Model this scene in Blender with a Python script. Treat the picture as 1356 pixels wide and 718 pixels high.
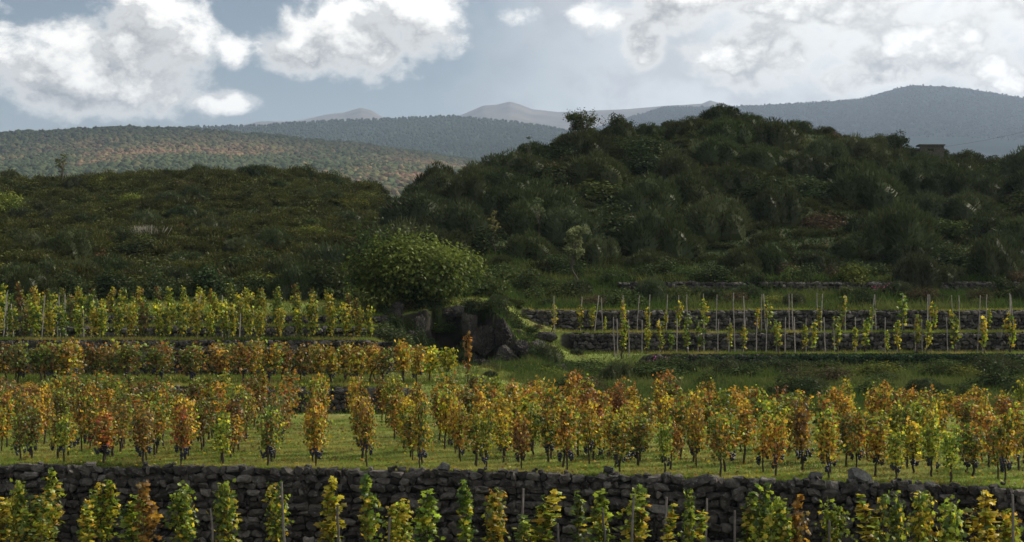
import bpy, math, random
import numpy as np
R = math.radians
rng = np.random.default_rng(7)
random.seed(7)
scn = bpy.context.scene
for o in list(bpy.data.objects): bpy.data.objects.remove(o)
COL = scn.collection

# ------------------------------------------------------------------ camera
CZ = 4.3; F = 2400.0; HY = 400.0; CX = 678.0       # eye height, focal length / horizon in the 1356 px frame
cam = bpy.data.cameras.new('camera'); camo = bpy.data.objects.new('camera', cam); COL.objects.link(camo)
cam.sensor_width = 36; cam.lens = 36 * F / 1356; cam.shift_y = (HY - 359) / 1356
cam.clip_start = 0.5; cam.clip_end = 30000
camo.location = (0, 0, CZ); camo.rotation_euler = (R(90), 0, 0)
scn.camera = camo
scn.render.resolution_x = 1024; scn.render.resolution_y = 542
scn.view_settings.view_transform = 'Standard'; scn.view_settings.look = 'None'
scn.view_settings.gamma = 1; scn.view_settings.use_curve_mapping = False
scn.view_settings.exposure = 0.15
scn.cycles.volume_bounces = 0; scn.cycles.max_bounces = 6
scn.cycles.transparent_max_bounces = 4

# ------------------------------------------------------------------ node helper
class NT:
    def __init__(s, tree): s.t = tree; s.t.nodes.clear()
    def n(s, typ, **kw):
        nd = s.t.nodes.new(typ)
        for k, v in kw.items():
            if k.startswith('_'): setattr(nd, k[1:], v)
        return nd
    def l(s, a, b): s.t.links.new(a, b)
    def put(s, sock, v):
        if v is None: return
        if isinstance(v, bpy.types.NodeSocket): s.l(v, sock)
        else:
            if hasattr(sock.default_value, '__len__') and not hasattr(v, '__len__'): v = [v] * len(sock.default_value)
            if hasattr(sock.default_value, '__len__') and len(sock.default_value) == 4 and len(v) == 3: v = (*v, 1)
            sock.default_value = v
    def m(s, op, a, b=None, c=None, clamp=False):
        nd = s.n('ShaderNodeMath', _operation=op, _use_clamp=clamp)
        for i, v in enumerate((a, b, c)): s.put(nd.inputs[i], v)
        return nd.outputs[0]
    def mix(s, f, a, b, blend='MIX'):
        nd = s.n('ShaderNodeMix', _data_type='RGBA', _blend_type=blend)
        s.put(nd.inputs[0], f); s.put(nd.inputs[6], a); s.put(nd.inputs[7], b)
        return nd.outputs[2]
    def noise(s, vec, scale, detail=4, rough=.5, dist=0.):
        nd = s.n('ShaderNodeTexNoise'); s.put(nd.inputs['Vector'], vec)
        nd.inputs['Scale'].default_value = scale; nd.inputs['Detail'].default_value = detail
        nd.inputs['Roughness'].default_value = rough; nd.inputs['Distortion'].default_value = dist
        return nd.outputs['Fac']
    def mr(s, v, a, b, c=0., d=1., smooth=True):
        nd = s.n('ShaderNodeMapRange', _interpolation_type='SMOOTHSTEP' if smooth else 'LINEAR')
        for i, x in enumerate((v, a, b, c, d)): s.put(nd.inputs[i], x)
        return nd.outputs[0]

# ------------------------------------------------------------------ world: sky + clouds
SUN_EL, SUN_AZ = 36.0, 58.0       # degrees, azimuth clockwise from +Y (to the right of the view)
w = bpy.data.worlds.new('World'); scn.world = w; w.use_nodes = True
T = NT(w.node_tree)
sky = T.n('ShaderNodeTexSky', _sky_type='NISHITA', _sun_disc=False)
sky.sun_elevation = R(SUN_EL); sky.sun_rotation = R(SUN_AZ); sky.dust_density = 0.8; sky.ozone_density = 1.2; sky.air_density = 1.0
tc = T.n('ShaderNodeTexCoord'); sp = T.n('ShaderNodeSeparateXYZ'); T.l(tc.outputs['Generated'], sp.inputs[0])
az = T.m('ARCTAN2', sp.outputs[0], sp.outputs[1]); el = T.m('ARCSINE', sp.outputs[2])
U = T.m('MULTIPLY', az, 24.0); V = T.m('MULTIPLY', el, 24.0)       # 1 unit = 1/24 rad
CL = [  # cumulus banks: centre azimuth, elevation, half width, half height (units of 1/24 rad), weight
 (-4.75, 3.45, .95, .62, 1), (-5.9, 2.95, 1.25, .55, 1), (-5.2, 2.75, 1.2, .42, 1), (-3.85, 2.62, .60, .17, .8), (-3.66, 3.27, .30, .24, .75),
 (-2.1, 3.45, 1.25, .52, 1), (-1.3, 3.8, .62, .42, 1), (-2.75, 3.2, .62, .30, .9), (-6.9, 3.2, .7, .5, 1),
 (0.0, 3.75, .40, .17, .75), (1.70, 3.4, .35, .36, .85), (1.25, 3.75, .5, .28, .7), (2.3, 4.0, .8, .45, 1), (3.4, 3.3, 1.0, .5, .9),
 (4.6, 3.0, .8, .45, .85), (5.6, 3.3, 1.2, .5, .9), (4.3, 4.1, 2.2, .6, 1), (6.5, 4.0, 1.6, .7, 1), (6.4, 2.85, .65, .28, .9), (7.8, 3.3, 1.2, .9, 1)]
def cloud_density(U, V):
    cv = T.n('ShaderNodeCombineXYZ'); T.l(U, cv.inputs[0]); T.l(T.m('MULTIPLY', V, 1.3), cv.inputs[1]); P = cv.outputs[0]
    nz1 = T.noise(P, 1.15, 8, .56, .25); nz2 = T.noise(P, 0.55, 5, .5); nz3 = T.noise(P, 4.5, 6, .62)
    field = None
    for cx, cy, rx, ry, wt in CL:
        dx = T.m('MULTIPLY', T.m('SUBTRACT', U, cx), 1 / rx); dy = T.m('MULTIPLY', T.m('SUBTRACT', V, cy), 1 / ry)
        q = T.m('SUBTRACT', wt, T.m('MULTIPLY', T.m('ADD', T.m('MULTIPLY', dx, dx), T.m('MULTIPLY', dy, dy)), .62))
        field = q if field is None else T.m('SMOOTH_MAX', field, q, .30)
    away = T.m('MAXIMUM', T.mr(T.m('ABSOLUTE', U), 7.0, 10.0), T.mr(V, 4.3, 6.0))      # free clouds over the rest of the dome
    free = T.m('SUBTRACT', T.m('MULTIPLY', T.mr(nz2, .38, .7), 1.9), .75)
    free = T.m('SUBTRACT', free, T.m('MULTIPLY', T.m('SUBTRACT', 1.0, away), 3.0))
    field = T.m('MAXIMUM', field, free)
    dens = T.m('ADD', field, T.m('MULTIPLY', T.m('SUBTRACT', nz1, .5), 2.6))
    dens = T.m('ADD', dens, T.m('MULTIPLY', T.m('SUBTRACT', nz3, .5), .75))
    return dens, nz1, nz2
dens, nz1, nz2 = cloud_density(U, V)
dens2, _, _ = cloud_density(T.m('ADD', U, .20), T.m('ADD', V, .40))      # a step towards the sun
alpha = T.mr(dens, .05, .80)
light = T.mr(T.m('SUBTRACT', dens, dens2), -.42, .80)
rim = T.mr(dens, 1.15, .35)
light = T.m('MAXIMUM', light, T.m('MULTIPLY', rim, .75))
ccol = T.mix(light, (.22, .222, .23), (1.24, 1.20, 1.12))
# thin grey veil to the right, bright haze near the horizon
veil = T.m('MULTIPLY', T.mr(T.m('ADD', U, T.m('MULTIPLY', T.m('SUBTRACT', nz2, .5), 5.0)), -1.9, 2.2), T.mr(nz1, .25, .6, .72, 1))
veil = T.m('MULTIPLY', veil, .95)
vcol = T.mix(T.mr(T.m('ADD', nz2, T.m('MULTIPLY', T.m('SUBTRACT', nz1, .5), .8)), .36, .62), (.86, .87, .87), (.56, .57, .59))
skyc = T.n('ShaderNodeVectorMath', _operation='SCALE'); T.l(sky.outputs[0], skyc.inputs[0]); skyc.inputs[3].default_value = .052
base = T.mix(T.m('MULTIPLY', T.mr(V, 4.0, .5), .30), skyc.outputs[0], (.50, .57, .64))
c = T.mix(veil, base, vcol); c = T.mix(alpha, c, ccol)
glow = T.m('MULTIPLY', T.m('MULTIPLY', T.mr(U, 1.0, 6.0), T.mr(V, 2.2, 4.6)), .55); c = T.mix(glow, c, (1.3, 1.28, 1.22))
bg = T.n('ShaderNodeBackground'); T.l(c, bg.inputs[0]); bg.inputs[1].default_value = 1.0
# the Nishita colour is scaled by 0.062 above, so the background itself runs at 1
out = T.n('ShaderNodeOutputWorld'); T.l(bg.outputs[0], out.inputs[0])

# ------------------------------------------------------------------ sun
sl = bpy.data.lights.new('sun', 'SUN'); so = bpy.data.objects.new('sun', sl); COL.objects.link(so)
sl.energy = 5.0; sl.angle = R(3.0); sl.color = (1.0, .90, .76)
d = np.array([math.sin(R(SUN_AZ)) * math.cos(R(SUN_EL)), math.cos(R(SUN_AZ)) * math.cos(R(SUN_EL)), math.sin(R(SUN_EL))])
import mathutils
so.rotation_euler = mathutils.Vector(d).to_track_quat('Z', 'Y').to_euler()

# ------------------------------------------------------------------ basic builders
def tag(o, label=None, cat=None, group=None, kind=None):
    if label: o['label'] = label
    if cat: o['category'] = cat
    if group: o['group'] = group
    if kind: o['kind'] = kind
    return o
ORD = 'first second third fourth fifth sixth seventh eighth ninth tenth eleventh twelfth thirteenth fourteenth fifteenth sixteenth seventeenth eighteenth nineteenth twentieth'.split()
def where(i, n):
    """i counted from the left among n"""
    if i == 0: return 'leftmost'
    if i == n - 1: return 'rightmost'
    return ORD[i] + ' from the left' if i < n / 2 else ORD[n - 1 - i] + ' from the right'
class Geo:                                  # vertices, triangles (or quads) and one colour per vertex
    def __init__(s): s.v = []; s.f = []; s.c = []; s.n = 0
    def add(s, v, f, c):
        v = np.asarray(v, float).reshape(-1, 3); f = np.asarray(f, int)
        c = np.broadcast_to(np.asarray(c, float), v.shape)
        s.v.append(v); s.f.append(f + s.n); s.c.append(c); s.n += len(v)
        return s
    def arrays(s):
        fs = []
        for f in s.f:
            fs.append(f if f.shape[1] == 3 else np.concatenate([f[:, [0, 1, 2]], f[:, [0, 2, 3]]]))
        return np.concatenate(s.v), np.concatenate(fs), np.concatenate(s.c)
    def mesh(s, name, mat, smooth=False):
        return make_mesh(name, *s.arrays(), mat, smooth)
def make_mesh(name, v, f, c, mat, smooth=False):
    me = bpy.data.meshes.new(name); k = f.shape[1]
    me.vertices.add(len(v)); me.vertices.foreach_set('co', np.ascontiguousarray(v, np.float32).ravel())
    me.loops.add(f.size); me.loops.foreach_set('vertex_index', np.ascontiguousarray(f, np.int32).ravel())
    me.polygons.add(len(f)); me.polygons.foreach_set('loop_start', np.arange(0, f.size, k, dtype=np.int32))
    me.polygons.foreach_set('use_smooth', np.full(len(f), smooth))
    me.update(calc_edges=True)
    if c is not None:
        a = me.color_attributes.new('Col', 'FLOAT_COLOR', 'POINT')
        a.data.foreach_set('color', np.c_[c, np.ones(len(c))].astype(np.float32).ravel())
    me.materials.append(mat)
    return me
def link(name, me, loc=(0, 0, 0), rot=0, sc=1, parent=None):
    o = bpy.data.objects.new(name, me); COL.objects.link(o)
    o.location = loc; o.rotation_euler = (0, 0, rot)
    o.scale = (sc, sc, sc) if np.isscalar(sc) else sc
    if parent: o.parent = parent
    return o
def fib_ico(sub=1):
    t = (1 + 5 ** .5) / 2
    v = [(-1, t, 0), (1, t, 0), (-1, -t, 0), (1, -t, 0), (0, -1, t), (0, 1, t), (0, -1, -t), (0, 1, -t), (t, 0, -1), (t, 0, 1), (-t, 0, -1), (-t, 0, 1)]
    f = [(0, 11, 5), (0, 5, 1), (0, 1, 7), (0, 7, 10), (0, 10, 11), (1, 5, 9), (5, 11, 4), (11, 10, 2), (10, 7, 6), (7, 1, 8), (3, 9, 4), (3, 4, 2), (3, 2, 6), (3, 6, 8), (3, 8, 9), (4, 9, 5), (2, 4, 11), (6, 2, 10), (8, 6, 7), (9, 8, 1)]
    v = [np.array(p) / np.linalg.norm(p) for p in v]
    for _ in range(sub - 1):
        cache = {}; nf = []
        def mid(a, b):
            k = (min(a, b), max(a, b))
            if k not in cache:
                p = v[a] + v[b]; v.append(p / np.linalg.norm(p)); cache[k] = len(v) - 1
            return cache[k]
        for a, b, c_ in f:
            x, y, z = mid(a, b), mid(b, c_), mid(c_, a); nf += [(a, x, z), (b, y, x), (c_, z, y), (x, y, z)]
        f = nf
    return np.array(v), np.array(f)
ICO1, ICO2, ICO3 = fib_ico(1), fib_ico(2), fib_ico(3)
def rot_frames(nrm, spin):
    """matrices whose third column is nrm, spun about it"""
    n = nrm / np.linalg.norm(nrm, axis=1, keepdims=True)
    h = np.where(np.abs(n[:, 2:3]) < .9, np.array([[0, 0, 1.]]), np.array([[1., 0, 0]]))
    a = np.cross(h, n); a /= np.linalg.norm(a, axis=1, keepdims=True); b = np.cross(n, a)
    cs, sn = np.cos(spin)[:, None], np.sin(spin)[:, None]
    return np.stack([a * cs + b * sn, -a * sn + b * cs, n], axis=2)
def scatter(tv, tf, pos, mats, scl):
    """n copies of a template"""
    n = len(pos)
    scl = np.asarray(scl, float)
    if scl.ndim == 1: scl = scl[:, None]
    loc = tv[None] * scl[:, None, :]
    v = np.einsum('nij,nkj->nki', mats, loc) + pos[:, None, :]
    f = tf[None] + (np.arange(n) * len(tv))[:, None, None]
    return v.reshape(-1, 3), f.reshape(-1, tf.shape[1])
def rep(c, k): return np.repeat(c, k, axis=0)
# value noise on the plane
_G = rng.random((256, 256))
def vn(x, y):
    xi = np.floor(x).astype(int); yi = np.floor(y).astype(int); fx = x - xi; fy = y - yi
    fx = fx * fx * (3 - 2 * fx); fy = fy * fy * (3 - 2 * fy)
    g = lambda a, b: _G[a % 256, b % 256]
    return (g(xi, yi) * (1 - fx) + g(xi + 1, yi) * fx) * (1 - fy) + (g(xi, yi + 1) * (1 - fx) + g(xi + 1, yi + 1) * fx) * fy
def fbm(x, y, o=4):
    s = 0; a = .5
    for i in range(o): s = s + a * (vn(x + 17.3 * i, y + 9.1 * i) - .5) * 2; x = x * 2.03; y = y * 2.03; a *= .5
    return s
def sstep(a, b, x):
    t = np.clip((x - a) / (b - a), 0, 1); return t * t * (3 - 2 * t)
def tube(geo, pts, rad, col, k=6):
    pts = np.asarray(pts, float); rad = np.asarray(rad, float); n = len(pts)
    tg = np.gradient(pts, axis=0); fr = rot_frames(tg, np.zeros(n))
    a = np.linspace(0, 2 * np.pi, k, endpoint=False)
    ring = fr[:, :, 0][:, None] * np.cos(a)[None, :, None] + fr[:, :, 1][:, None] * np.sin(a)[None, :, None]
    v = pts[:, None] + ring * rad[:, None, None]
    i = np.arange(n - 1)[:, None] * k; j = np.arange(k)[None]; jn = (j + 1) % k
    f = np.stack([i + j, i + jn, i + k + jn, i + k + j], -1).reshape(-1, 4)
    geo.add(v.reshape(-1, 3), f, col)
    geo.add(v[-1], np.array([[0, q, q + 1] for q in range(1, k - 1)]), col)

# ------------------------------------------------------------------ materials
def leaf_mat(name, trans=.45, vary=.25, gloss=.03):
    m = bpy.data.materials.new(name); m.use_nodes = True; t = NT(m.node_tree)
    a = t.n('ShaderNodeAttribute', _attribute_name='Col'); oi = t.n('ShaderNodeObjectInfo')
    hs = t.n('ShaderNodeHueSaturation'); t.l(a.outputs['Color'], hs.inputs['Color'])
    t.l(t.mr(oi.outputs['Random'], 0, 1, .5 - .03 * vary * 4 / 2, .5 + .03 * vary * 4 / 2, False), hs.inputs['Hue'])
    t.l(t.mr(t.m('FRACT', t.m('MULTIPLY', oi.outputs['Random'], 37.7)), 0, 1, 1 - vary, 1 + vary * .7, False), hs.inputs['Value'])
    hs.inputs['Saturation'].default_value = 1.0
    df = t.n('ShaderNodeBsdfDiffuse'); tr = t.n('ShaderNodeBsdfTranslucent'); gl = t.n('ShaderNodeBsdfGlossy'); gl.inputs['Roughness'].default_value = .45
    t.l(hs.outputs[0], df.inputs[0]); t.l(hs.outputs[0], tr.inputs[0])
    mx = t.n('ShaderNodeMixShader'); mx.inputs[0].default_value = trans; t.l(df.outputs[0], mx.inputs[1]); t.l(tr.outputs[0], mx.inputs[2])
    m2 = t.n('ShaderNodeMixShader'); m2.inputs[0].default_value = gloss; t.l(mx.outputs[0], m2.inputs[1]); t.l(gl.outputs[0], m2.inputs[2])
    o = t.n('ShaderNodeOutputMaterial'); t.l(m2.outputs[0], o.inputs[0]); return m
def solid_mat(name, rough=.9, scale=6., amp=.5, bump=.4, spec=.2, lichen=None, bscale=None, detail=5):
    """vertex colour broken up by noise, with bump"""
    m = bpy.data.materials.new(name); m.use_nodes = True; t = NT(m.node_tree)
    a = t.n('ShaderNodeAttribute', _attribute_name='Col'); g = t.n('ShaderNodeNewGeometry')
    n1 = t.noise(g.outputs['Position'], scale, detail, .6)
    f = t.mr(n1, .3, .7, 1 - amp, 1 + amp, False)
    cl = t.mix(1.0, a.outputs['Color'], f, 'MULTIPLY')
    if lichen:
        n2 = t.noise(g.outputs['Position'], lichen[1], 5, .7)
        cl = t.mix(t.mr(n2, .56, .72, 0, .75), cl, lichen[0])
    b = t.n('ShaderNodeBump'); b.inputs['Strength'].default_value = bump; b.inputs['Distance'].default_value = .05
    t.l(t.noise(g.outputs['Position'], bscale or scale * 3, 6, .65), b.inputs['Height'])
    p = t.n('ShaderNodeBsdfPrincipled'); t.l(cl, p.inputs['Base Color']); p.inputs['Roughness'].default_value = rough
    p.inputs['Specular IOR Level'].default_value = spec; t.l(b.outputs[0], p.inputs['Normal'])
    o = t.n('ShaderNodeOutputMaterial'); t.l(p.outputs[0], o.inputs[0]); return m
M_leaf = leaf_mat('vine_leaf', .50, .28)
M_bush = leaf_mat('bush_leaf', .22, .30, .01)
M_tree = leaf_mat('tree_leaf', .35, .15, .012)
M_grass = leaf_mat('grass_blade', .35, .0, .0)
M_bark = solid_mat('bark', .95, 20, .4, .6)
M_wood = solid_mat('weathered_wood', .9, 9, .3, .3)
M_grape = solid_mat('grape_skin', .35, 60, .3, .0, .5)
M_stone = solid_mat('lava_stone', .92, 7, .55, .9, .25, ((.23, .235, .225), 9.), 22)
M_rock = solid_mat('lava_rock', .95, 1.6, .5, 1.0, .2, ((.10, .105, .085), 3.2), 6)
M_ground = solid_mat('ground_turf', 1, 1.3, .45, .6, .1, None, 8, 8)
M_far = solid_mat('far_woodland', 1, .02, .35, .0, .0, None, .1)
M_farcrown = solid_mat('far_crown', 1, .06, .35, .0, .0, None, .1)
M_ash = solid_mat('volcanic_slope', 1, .004, .25, .0, .0, None, .02)

# ------------------------------------------------------------------ terrain
WX = [-60, -13.4, -5.4, 0, 5.9, 11.75, 40]; WY = [48.5, 47.6, 46.5, 45.4, 43.7, 41.6, 38.0]
def yw(X): return np.interp(X, WX, WY) + .10 * np.sin(np.asarray(X) * .9)
def soft(Y, y0, wdt): return sstep(y0 - wdt / 2, y0 + wdt / 2, Y)
# wall lines: y, z below, z above, x from, x to
LW = [(70.0, 0.0, 1.0, -45, -4.2), (82.0, 1.0, 2.56, -45, -5.7), (85.6, 2.56, 3.12, -45, -5.9), (89.2, 3.12, 3.63, -45, -6.2), (93.2, 3.63, 4.25, -45, -20.5)]
RW = [(90.0, .92, 1.68, 7.0, 45), (94.0, 1.68, 2.69, 3.3, 45), (98.0, 2.69, 3.85, .9, 45), (106.0, 4.75, 5.5, 6.5, 45)]
LC_X = [0, 75, 180, 300, 335, 400, 440, 490, 512, 700]; LC_Y = [240, 240, 238, 230, 228, 230, 238, 250, 262, 330]
RC_X = [300, 380, 430, 470, 512, 550, 600, 650, 700, 740, 780, 850, 900, 930, 985, 1060, 1140, 1200, 1260, 1356, 1600, 2000]
RC_Y = [396, 388, 356, 328, 298, 268, 242, 224, 208, 196, 184, 183, 170, 163, 167, 182, 193, 207, 217, 223, 228, 240]
RD_Y = [104, 108, 114, 120, 127, 133, 140, 145, 150, 154, 157, 160, 162, 163, 164, 165, 166, 166, 166, 166, 170, 175]
def hills(X, Y):
    px = CX + F * X / Y
    # left hill
    df, dc = 99.0, 195.0; yc = np.interp(px, [-900, -300] + LC_X, [262, 246] + LC_Y)
    t = (Y - df) / (dc - df); e = 1 - (1 - np.clip(t, 0, 1)) ** 1.35
    zL = CZ + (HY - (394 + (yc - 394) * e)) * np.minimum(Y, dc) / F
    zL = np.where(t < 0, -5, zL) - 14 * sstep(500, 660, px) - np.clip((Y - dc) / 45, 0, 3) ** 2 * 9
    yc = np.interp(px, RC_X, RC_Y); dc = np.interp(px, RC_X, RD_Y); df = np.interp(px, [300, 450, 640, 760], [97, 99, 104, 108.5])
    t = (Y - df) / (dc - df); e = 1 - (1 - np.clip(t, 0, 1)) ** 1.45
    yf = np.interp(px, [450, 640, 760], [397, 385, 374])
    zR = CZ + (HY - (yf + (yc - yf) * e)) * np.minimum(Y, dc) / F
    zR = np.where((t < 0) | (px < 300), -5, zR) - np.clip((Y - dc) / 30, 0, 3) ** 2 * 8
    return zL, zR
def H(X, Y):
    X = np.asarray(X, float); Y = np.asarray(Y, float); X, Y = np.broadcast_arrays(X, Y)
    z0 = -2.0 + 2.0 * sstep(-.05, .12, Y - (yw(X) + .25))
    zl = 0
    for (y0, a, b, x0, x1) in LW:
        wd = .15 + 3.0 * sstep(x1 - .2, x1 + 1.8, X)
        zl = zl + (b - a) * soft(Y, y0 + .3, wd)
    zr = .92 * sstep(66, 89, Y); prev = .92
    for (y0, a, b, x0, x1) in RW:
        wd = .15 + 3.6 * sstep(x0 + .2, x0 - 1.8, X)
        if a > prev: zr = zr + (a - prev) * sstep(y0 - 7, y0, Y)
        zr = zr + (b - a) * soft(Y, y0 + .3, wd); prev = b
    s = sstep(-3.2, -6.6, X) * sstep(70, 84, Y) + sstep(-2.5, -4.6, X) * (1 - sstep(70, 84, Y))
    zc = sstep(68.5, 72.5, Y) * 1.0 + sstep(78, 97, Y) * 2.6 + sstep(97, 106, Y) * 1.0
    # crag with a recess (the cave) below a grassy ledge
    cy = 90.0 + 1.2 * sstep(-4.3, -3.7, X) * sstep(-2.2, -2.9, X) - 1.8 * sstep(-1.9, -.6, X) * sstep(2.2, .6, X)
    ck = sstep(-6.8, -5.6, X) * sstep(1.4, -.2, X)
    crag = 1.0 + .25 * sstep(78, 88, Y) + 2.75 * sstep(-.5, .5, Y - cy - .5 * fbm(X * 1.7, Y * .2, 3)) * (1 - .25 * sstep(-1.5, .5, X)) + .5 * sstep(91, 97, Y) + sstep(97, 106, Y)
    crag = crag + .45 * sstep(-1.5, .5, X) * sstep(88, 100, Y)
    zc = zc * (1 - ck) + np.where(Y > 77, crag, zc) * ck
    kc = sstep(3.5, -1.5, X)
    zr = zr * (1 - kc) + zc * kc
    z = z0 + np.where(Y > 60, zl * s + zr * (1 - s), 0)
    z = z + .05 * fbm(X * .5, Y * .5, 3) * (Y > yw(X) + .6)
    z = z + .30 * fbm(X * .9 + 3, Y * .9, 4) * sstep(72, 80, Y) * sstep(106, 98, Y) * sstep(-6.5, -5, X) * sstep(3.2, 1.5, X)
    z = z - sstep(125, 150, Y) * 8
    zL, zR = hills(X, Y)
    k = .45 * sstep(100, 115, Y)
    hh = np.maximum(zL + k * fbm(X * .16, Y * .16, 4) * 2, zR + k * fbm(X * .2 + 40, Y * .2, 4) * 2)
    return np.maximum(np.maximum(z, hh), -2.0)
def hit(px, py, d0=45, d1=240, last=False):
    """where the line of sight through a pixel of the photograph meets the ground"""
    d = np.linspace(d0, d1, 3000); z = CZ + (HY - py) / F * d; h = H((px - CX) / F * d, d)
    k = np.nonzero(z <= h)[0]
    if len(k) == 0: k = [np.argmin(z - h)]
    dd = d[k[0]]; x = (px - CX) / F * dd
    return x, dd, float(H(x, dd))
def at(px, d): x = (px - CX) / F * d; return x, d, float(H(x, d))

def fan(name, pxs, ds, zf, colf, mat, smooth=True):
    PX, D = np.meshgrid(pxs, ds); X = (PX - CX) / F * D; Z = zf(X, D, PX)
    v = np.stack([X, D, Z], -1).reshape(-1, 3); c = colf(X, D, Z, PX).reshape(-1, 3)
    n, m = len(pxs), len(ds); i = (np.arange(m - 1)[:, None] * n + np.arange(n - 1)[None])
    f = np.stack([i, i + 1, i + n + 1, i + n], -1).reshape(-1, 4)
    me = make_mesh(name, v, f, c, mat, smooth); return tag(link(name, me), kind='structure')
def gcol(X, Y, Z, PX):
    g = np.array([.13, .165, .036]); dry = np.array([.17, .145, .06]); dark = np.array([.035, .048, .018]); earth = np.array([.07, .05, .035])
    n = fbm(X * .7, Y * .7, 4); n2 = fbm(X * .23 + 9, Y * .23, 3)
    k = sstep(.05, .45, n)[..., None]
    c = g * (1 - .5 * k) + dry * .5 * k
    c = c * (1 + .25 * n2[..., None])
    low = (Y < yw(X) + .2)[..., None]; c = np.where(low, earth * .8 + g * .2, c)
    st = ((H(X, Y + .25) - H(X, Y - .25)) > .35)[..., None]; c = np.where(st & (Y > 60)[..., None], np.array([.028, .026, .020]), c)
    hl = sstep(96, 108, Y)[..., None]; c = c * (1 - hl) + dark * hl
    return c
ds = np.concatenate([np.arange(8, 38, 1.0), np.arange(38, 110, .11), np.arange(110, 225, .8), np.arange(225, 300, 5)])
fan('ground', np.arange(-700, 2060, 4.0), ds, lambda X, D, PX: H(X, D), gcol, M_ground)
# the plain that everything stands on, out to the horizon
pl = Geo(); pl.add([(-7900, -38, -2.06), (7900, -38, -2.06), (7900, 10200, -2.06), (-7900, 10200, -2.06)], [[0, 1, 2, 3]], (.06, .07, .035))
tag(link('plain', pl.mesh('plain', M_far)), kind='structure')

# ------------------------------------------------------------------ far hills
def ridge(name, cx, cy, d0, dc, d1, y0, mat, colf, nx=3, amp=.0, ns=.004, stepd=None, p=1.0):
    lo, hi = -700, 2060
    def zf(X, D, PX):
        yc = np.interp(PX, cx, cy)
        t = np.clip((D - d0) / (dc - d0), 0, 1)
        z = CZ + (HY - (y0 + (yc - y0) * t ** p)) * np.minimum(D, dc) / F
        z = z + amp * fbm(X * ns, D * ns, 5) * (t > .02)
        z = z - np.clip((D - dc) / (d1 - dc), 0, 1) ** 1.5 * (z + 1)
        ok = (PX >= cx[0]) & (PX <= cx[-1])
        return np.maximum(np.where(ok, z, -2.04), -2.04)
    dd = np.concatenate([np.linspace(d0, dc, 70), np.linspace(dc, d1, 20)[1:]])
    o = fan(name, np.arange(max(lo, cx[0] - 20), min(hi, cx[-1] + 20), nx), dd, zf, colf, mat)
    return o, zf
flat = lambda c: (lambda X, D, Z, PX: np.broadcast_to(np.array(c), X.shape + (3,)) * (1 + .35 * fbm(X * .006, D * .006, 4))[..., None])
ridges = {}
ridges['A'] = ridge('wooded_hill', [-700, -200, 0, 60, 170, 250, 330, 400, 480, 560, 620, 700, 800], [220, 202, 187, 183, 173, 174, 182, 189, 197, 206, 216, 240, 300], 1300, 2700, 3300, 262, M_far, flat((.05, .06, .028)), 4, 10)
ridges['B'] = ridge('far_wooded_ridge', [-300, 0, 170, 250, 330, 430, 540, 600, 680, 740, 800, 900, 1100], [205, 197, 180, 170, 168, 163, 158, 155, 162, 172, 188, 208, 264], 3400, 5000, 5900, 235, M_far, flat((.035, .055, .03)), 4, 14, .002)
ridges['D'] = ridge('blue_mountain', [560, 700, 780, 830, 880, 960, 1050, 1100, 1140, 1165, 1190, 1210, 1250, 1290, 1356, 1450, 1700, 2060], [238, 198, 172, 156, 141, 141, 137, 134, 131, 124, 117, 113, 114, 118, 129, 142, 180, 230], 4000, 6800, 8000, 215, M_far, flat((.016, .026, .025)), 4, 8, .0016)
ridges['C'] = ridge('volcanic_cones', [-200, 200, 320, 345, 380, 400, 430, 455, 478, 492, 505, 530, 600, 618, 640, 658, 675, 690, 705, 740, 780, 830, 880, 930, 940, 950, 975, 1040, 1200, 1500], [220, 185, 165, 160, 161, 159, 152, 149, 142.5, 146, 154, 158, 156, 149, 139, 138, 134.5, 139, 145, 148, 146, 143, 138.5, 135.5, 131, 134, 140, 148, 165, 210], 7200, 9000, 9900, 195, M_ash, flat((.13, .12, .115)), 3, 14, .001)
tag(bpy.data.objects['wooded_hill'], kind='structure')
def crowns(name, key, n, pr, tr, size, colf, ico, sq=.8):
    zf = ridges[key][1]; r = rng
    px = r.uniform(*pr, n); t = r.random(n) ** .8; D = tr[0] + (tr[1] - tr[0]) * t
    X = (px - CX) / F * D; Z = zf(X, D, px)
    s = size * r.uniform(.6, 1.35, n); ok = Z > -1; px, D, X, Z, s = px[ok], D[ok], X[ok], Z[ok], s[ok]; n = len(px)
    tv, tf = ico
    pos = np.c_[X, D, Z + s * .45]
    mats = rot_frames(np.c_[r.normal(0, .25, (n, 2)), np.ones(n)], r.uniform(0, 6.28, n))
    v, f = scatter(tv, tf, pos, mats, np.c_[s * .5 * r.uniform(.8, 1.2, n), s * .5, s * .5 * sq * r.uniform(.9, 1.5, n)])
    if len(tv) > 12:
        v = v + rep(s, len(tv))[:, None] * .09 * r.normal(0, 1, v.shape)
    c = rep(colf(X, D, n), len(tv)) * r.uniform(.85, 1.15, (len(v), 1))
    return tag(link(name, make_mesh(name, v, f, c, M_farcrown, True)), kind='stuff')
def autumn(X, D, n):
    k = fbm(X * .009, D * .0045, 4) + rng.normal(0, .18, n) + .60 * fbm(X * .003 + 3, D * .002, 3) + .24
    g = np.array([[.060, .075, .032]]); br = np.array([[.20, .125, .075]]); ol = np.array([[.13, .115, .05]])
    t = sstep(.0, .55, k)[:, None]; u = (fbm(X * .02 + 7, D * .012, 3)[:, None] + rng.normal(0, .25, (n, 1)) > 0)
    lo = sstep(2720, 2000, D)[:, None]; g = g * (.55 + .45 * lo)  # brown kept to the lower slope; upper greens darkened as painted shade
    return (g * (1 - t * lo) + np.where(u, br, ol) * t * lo) * rng.uniform(.82, 1.18, (n, 1))
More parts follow.
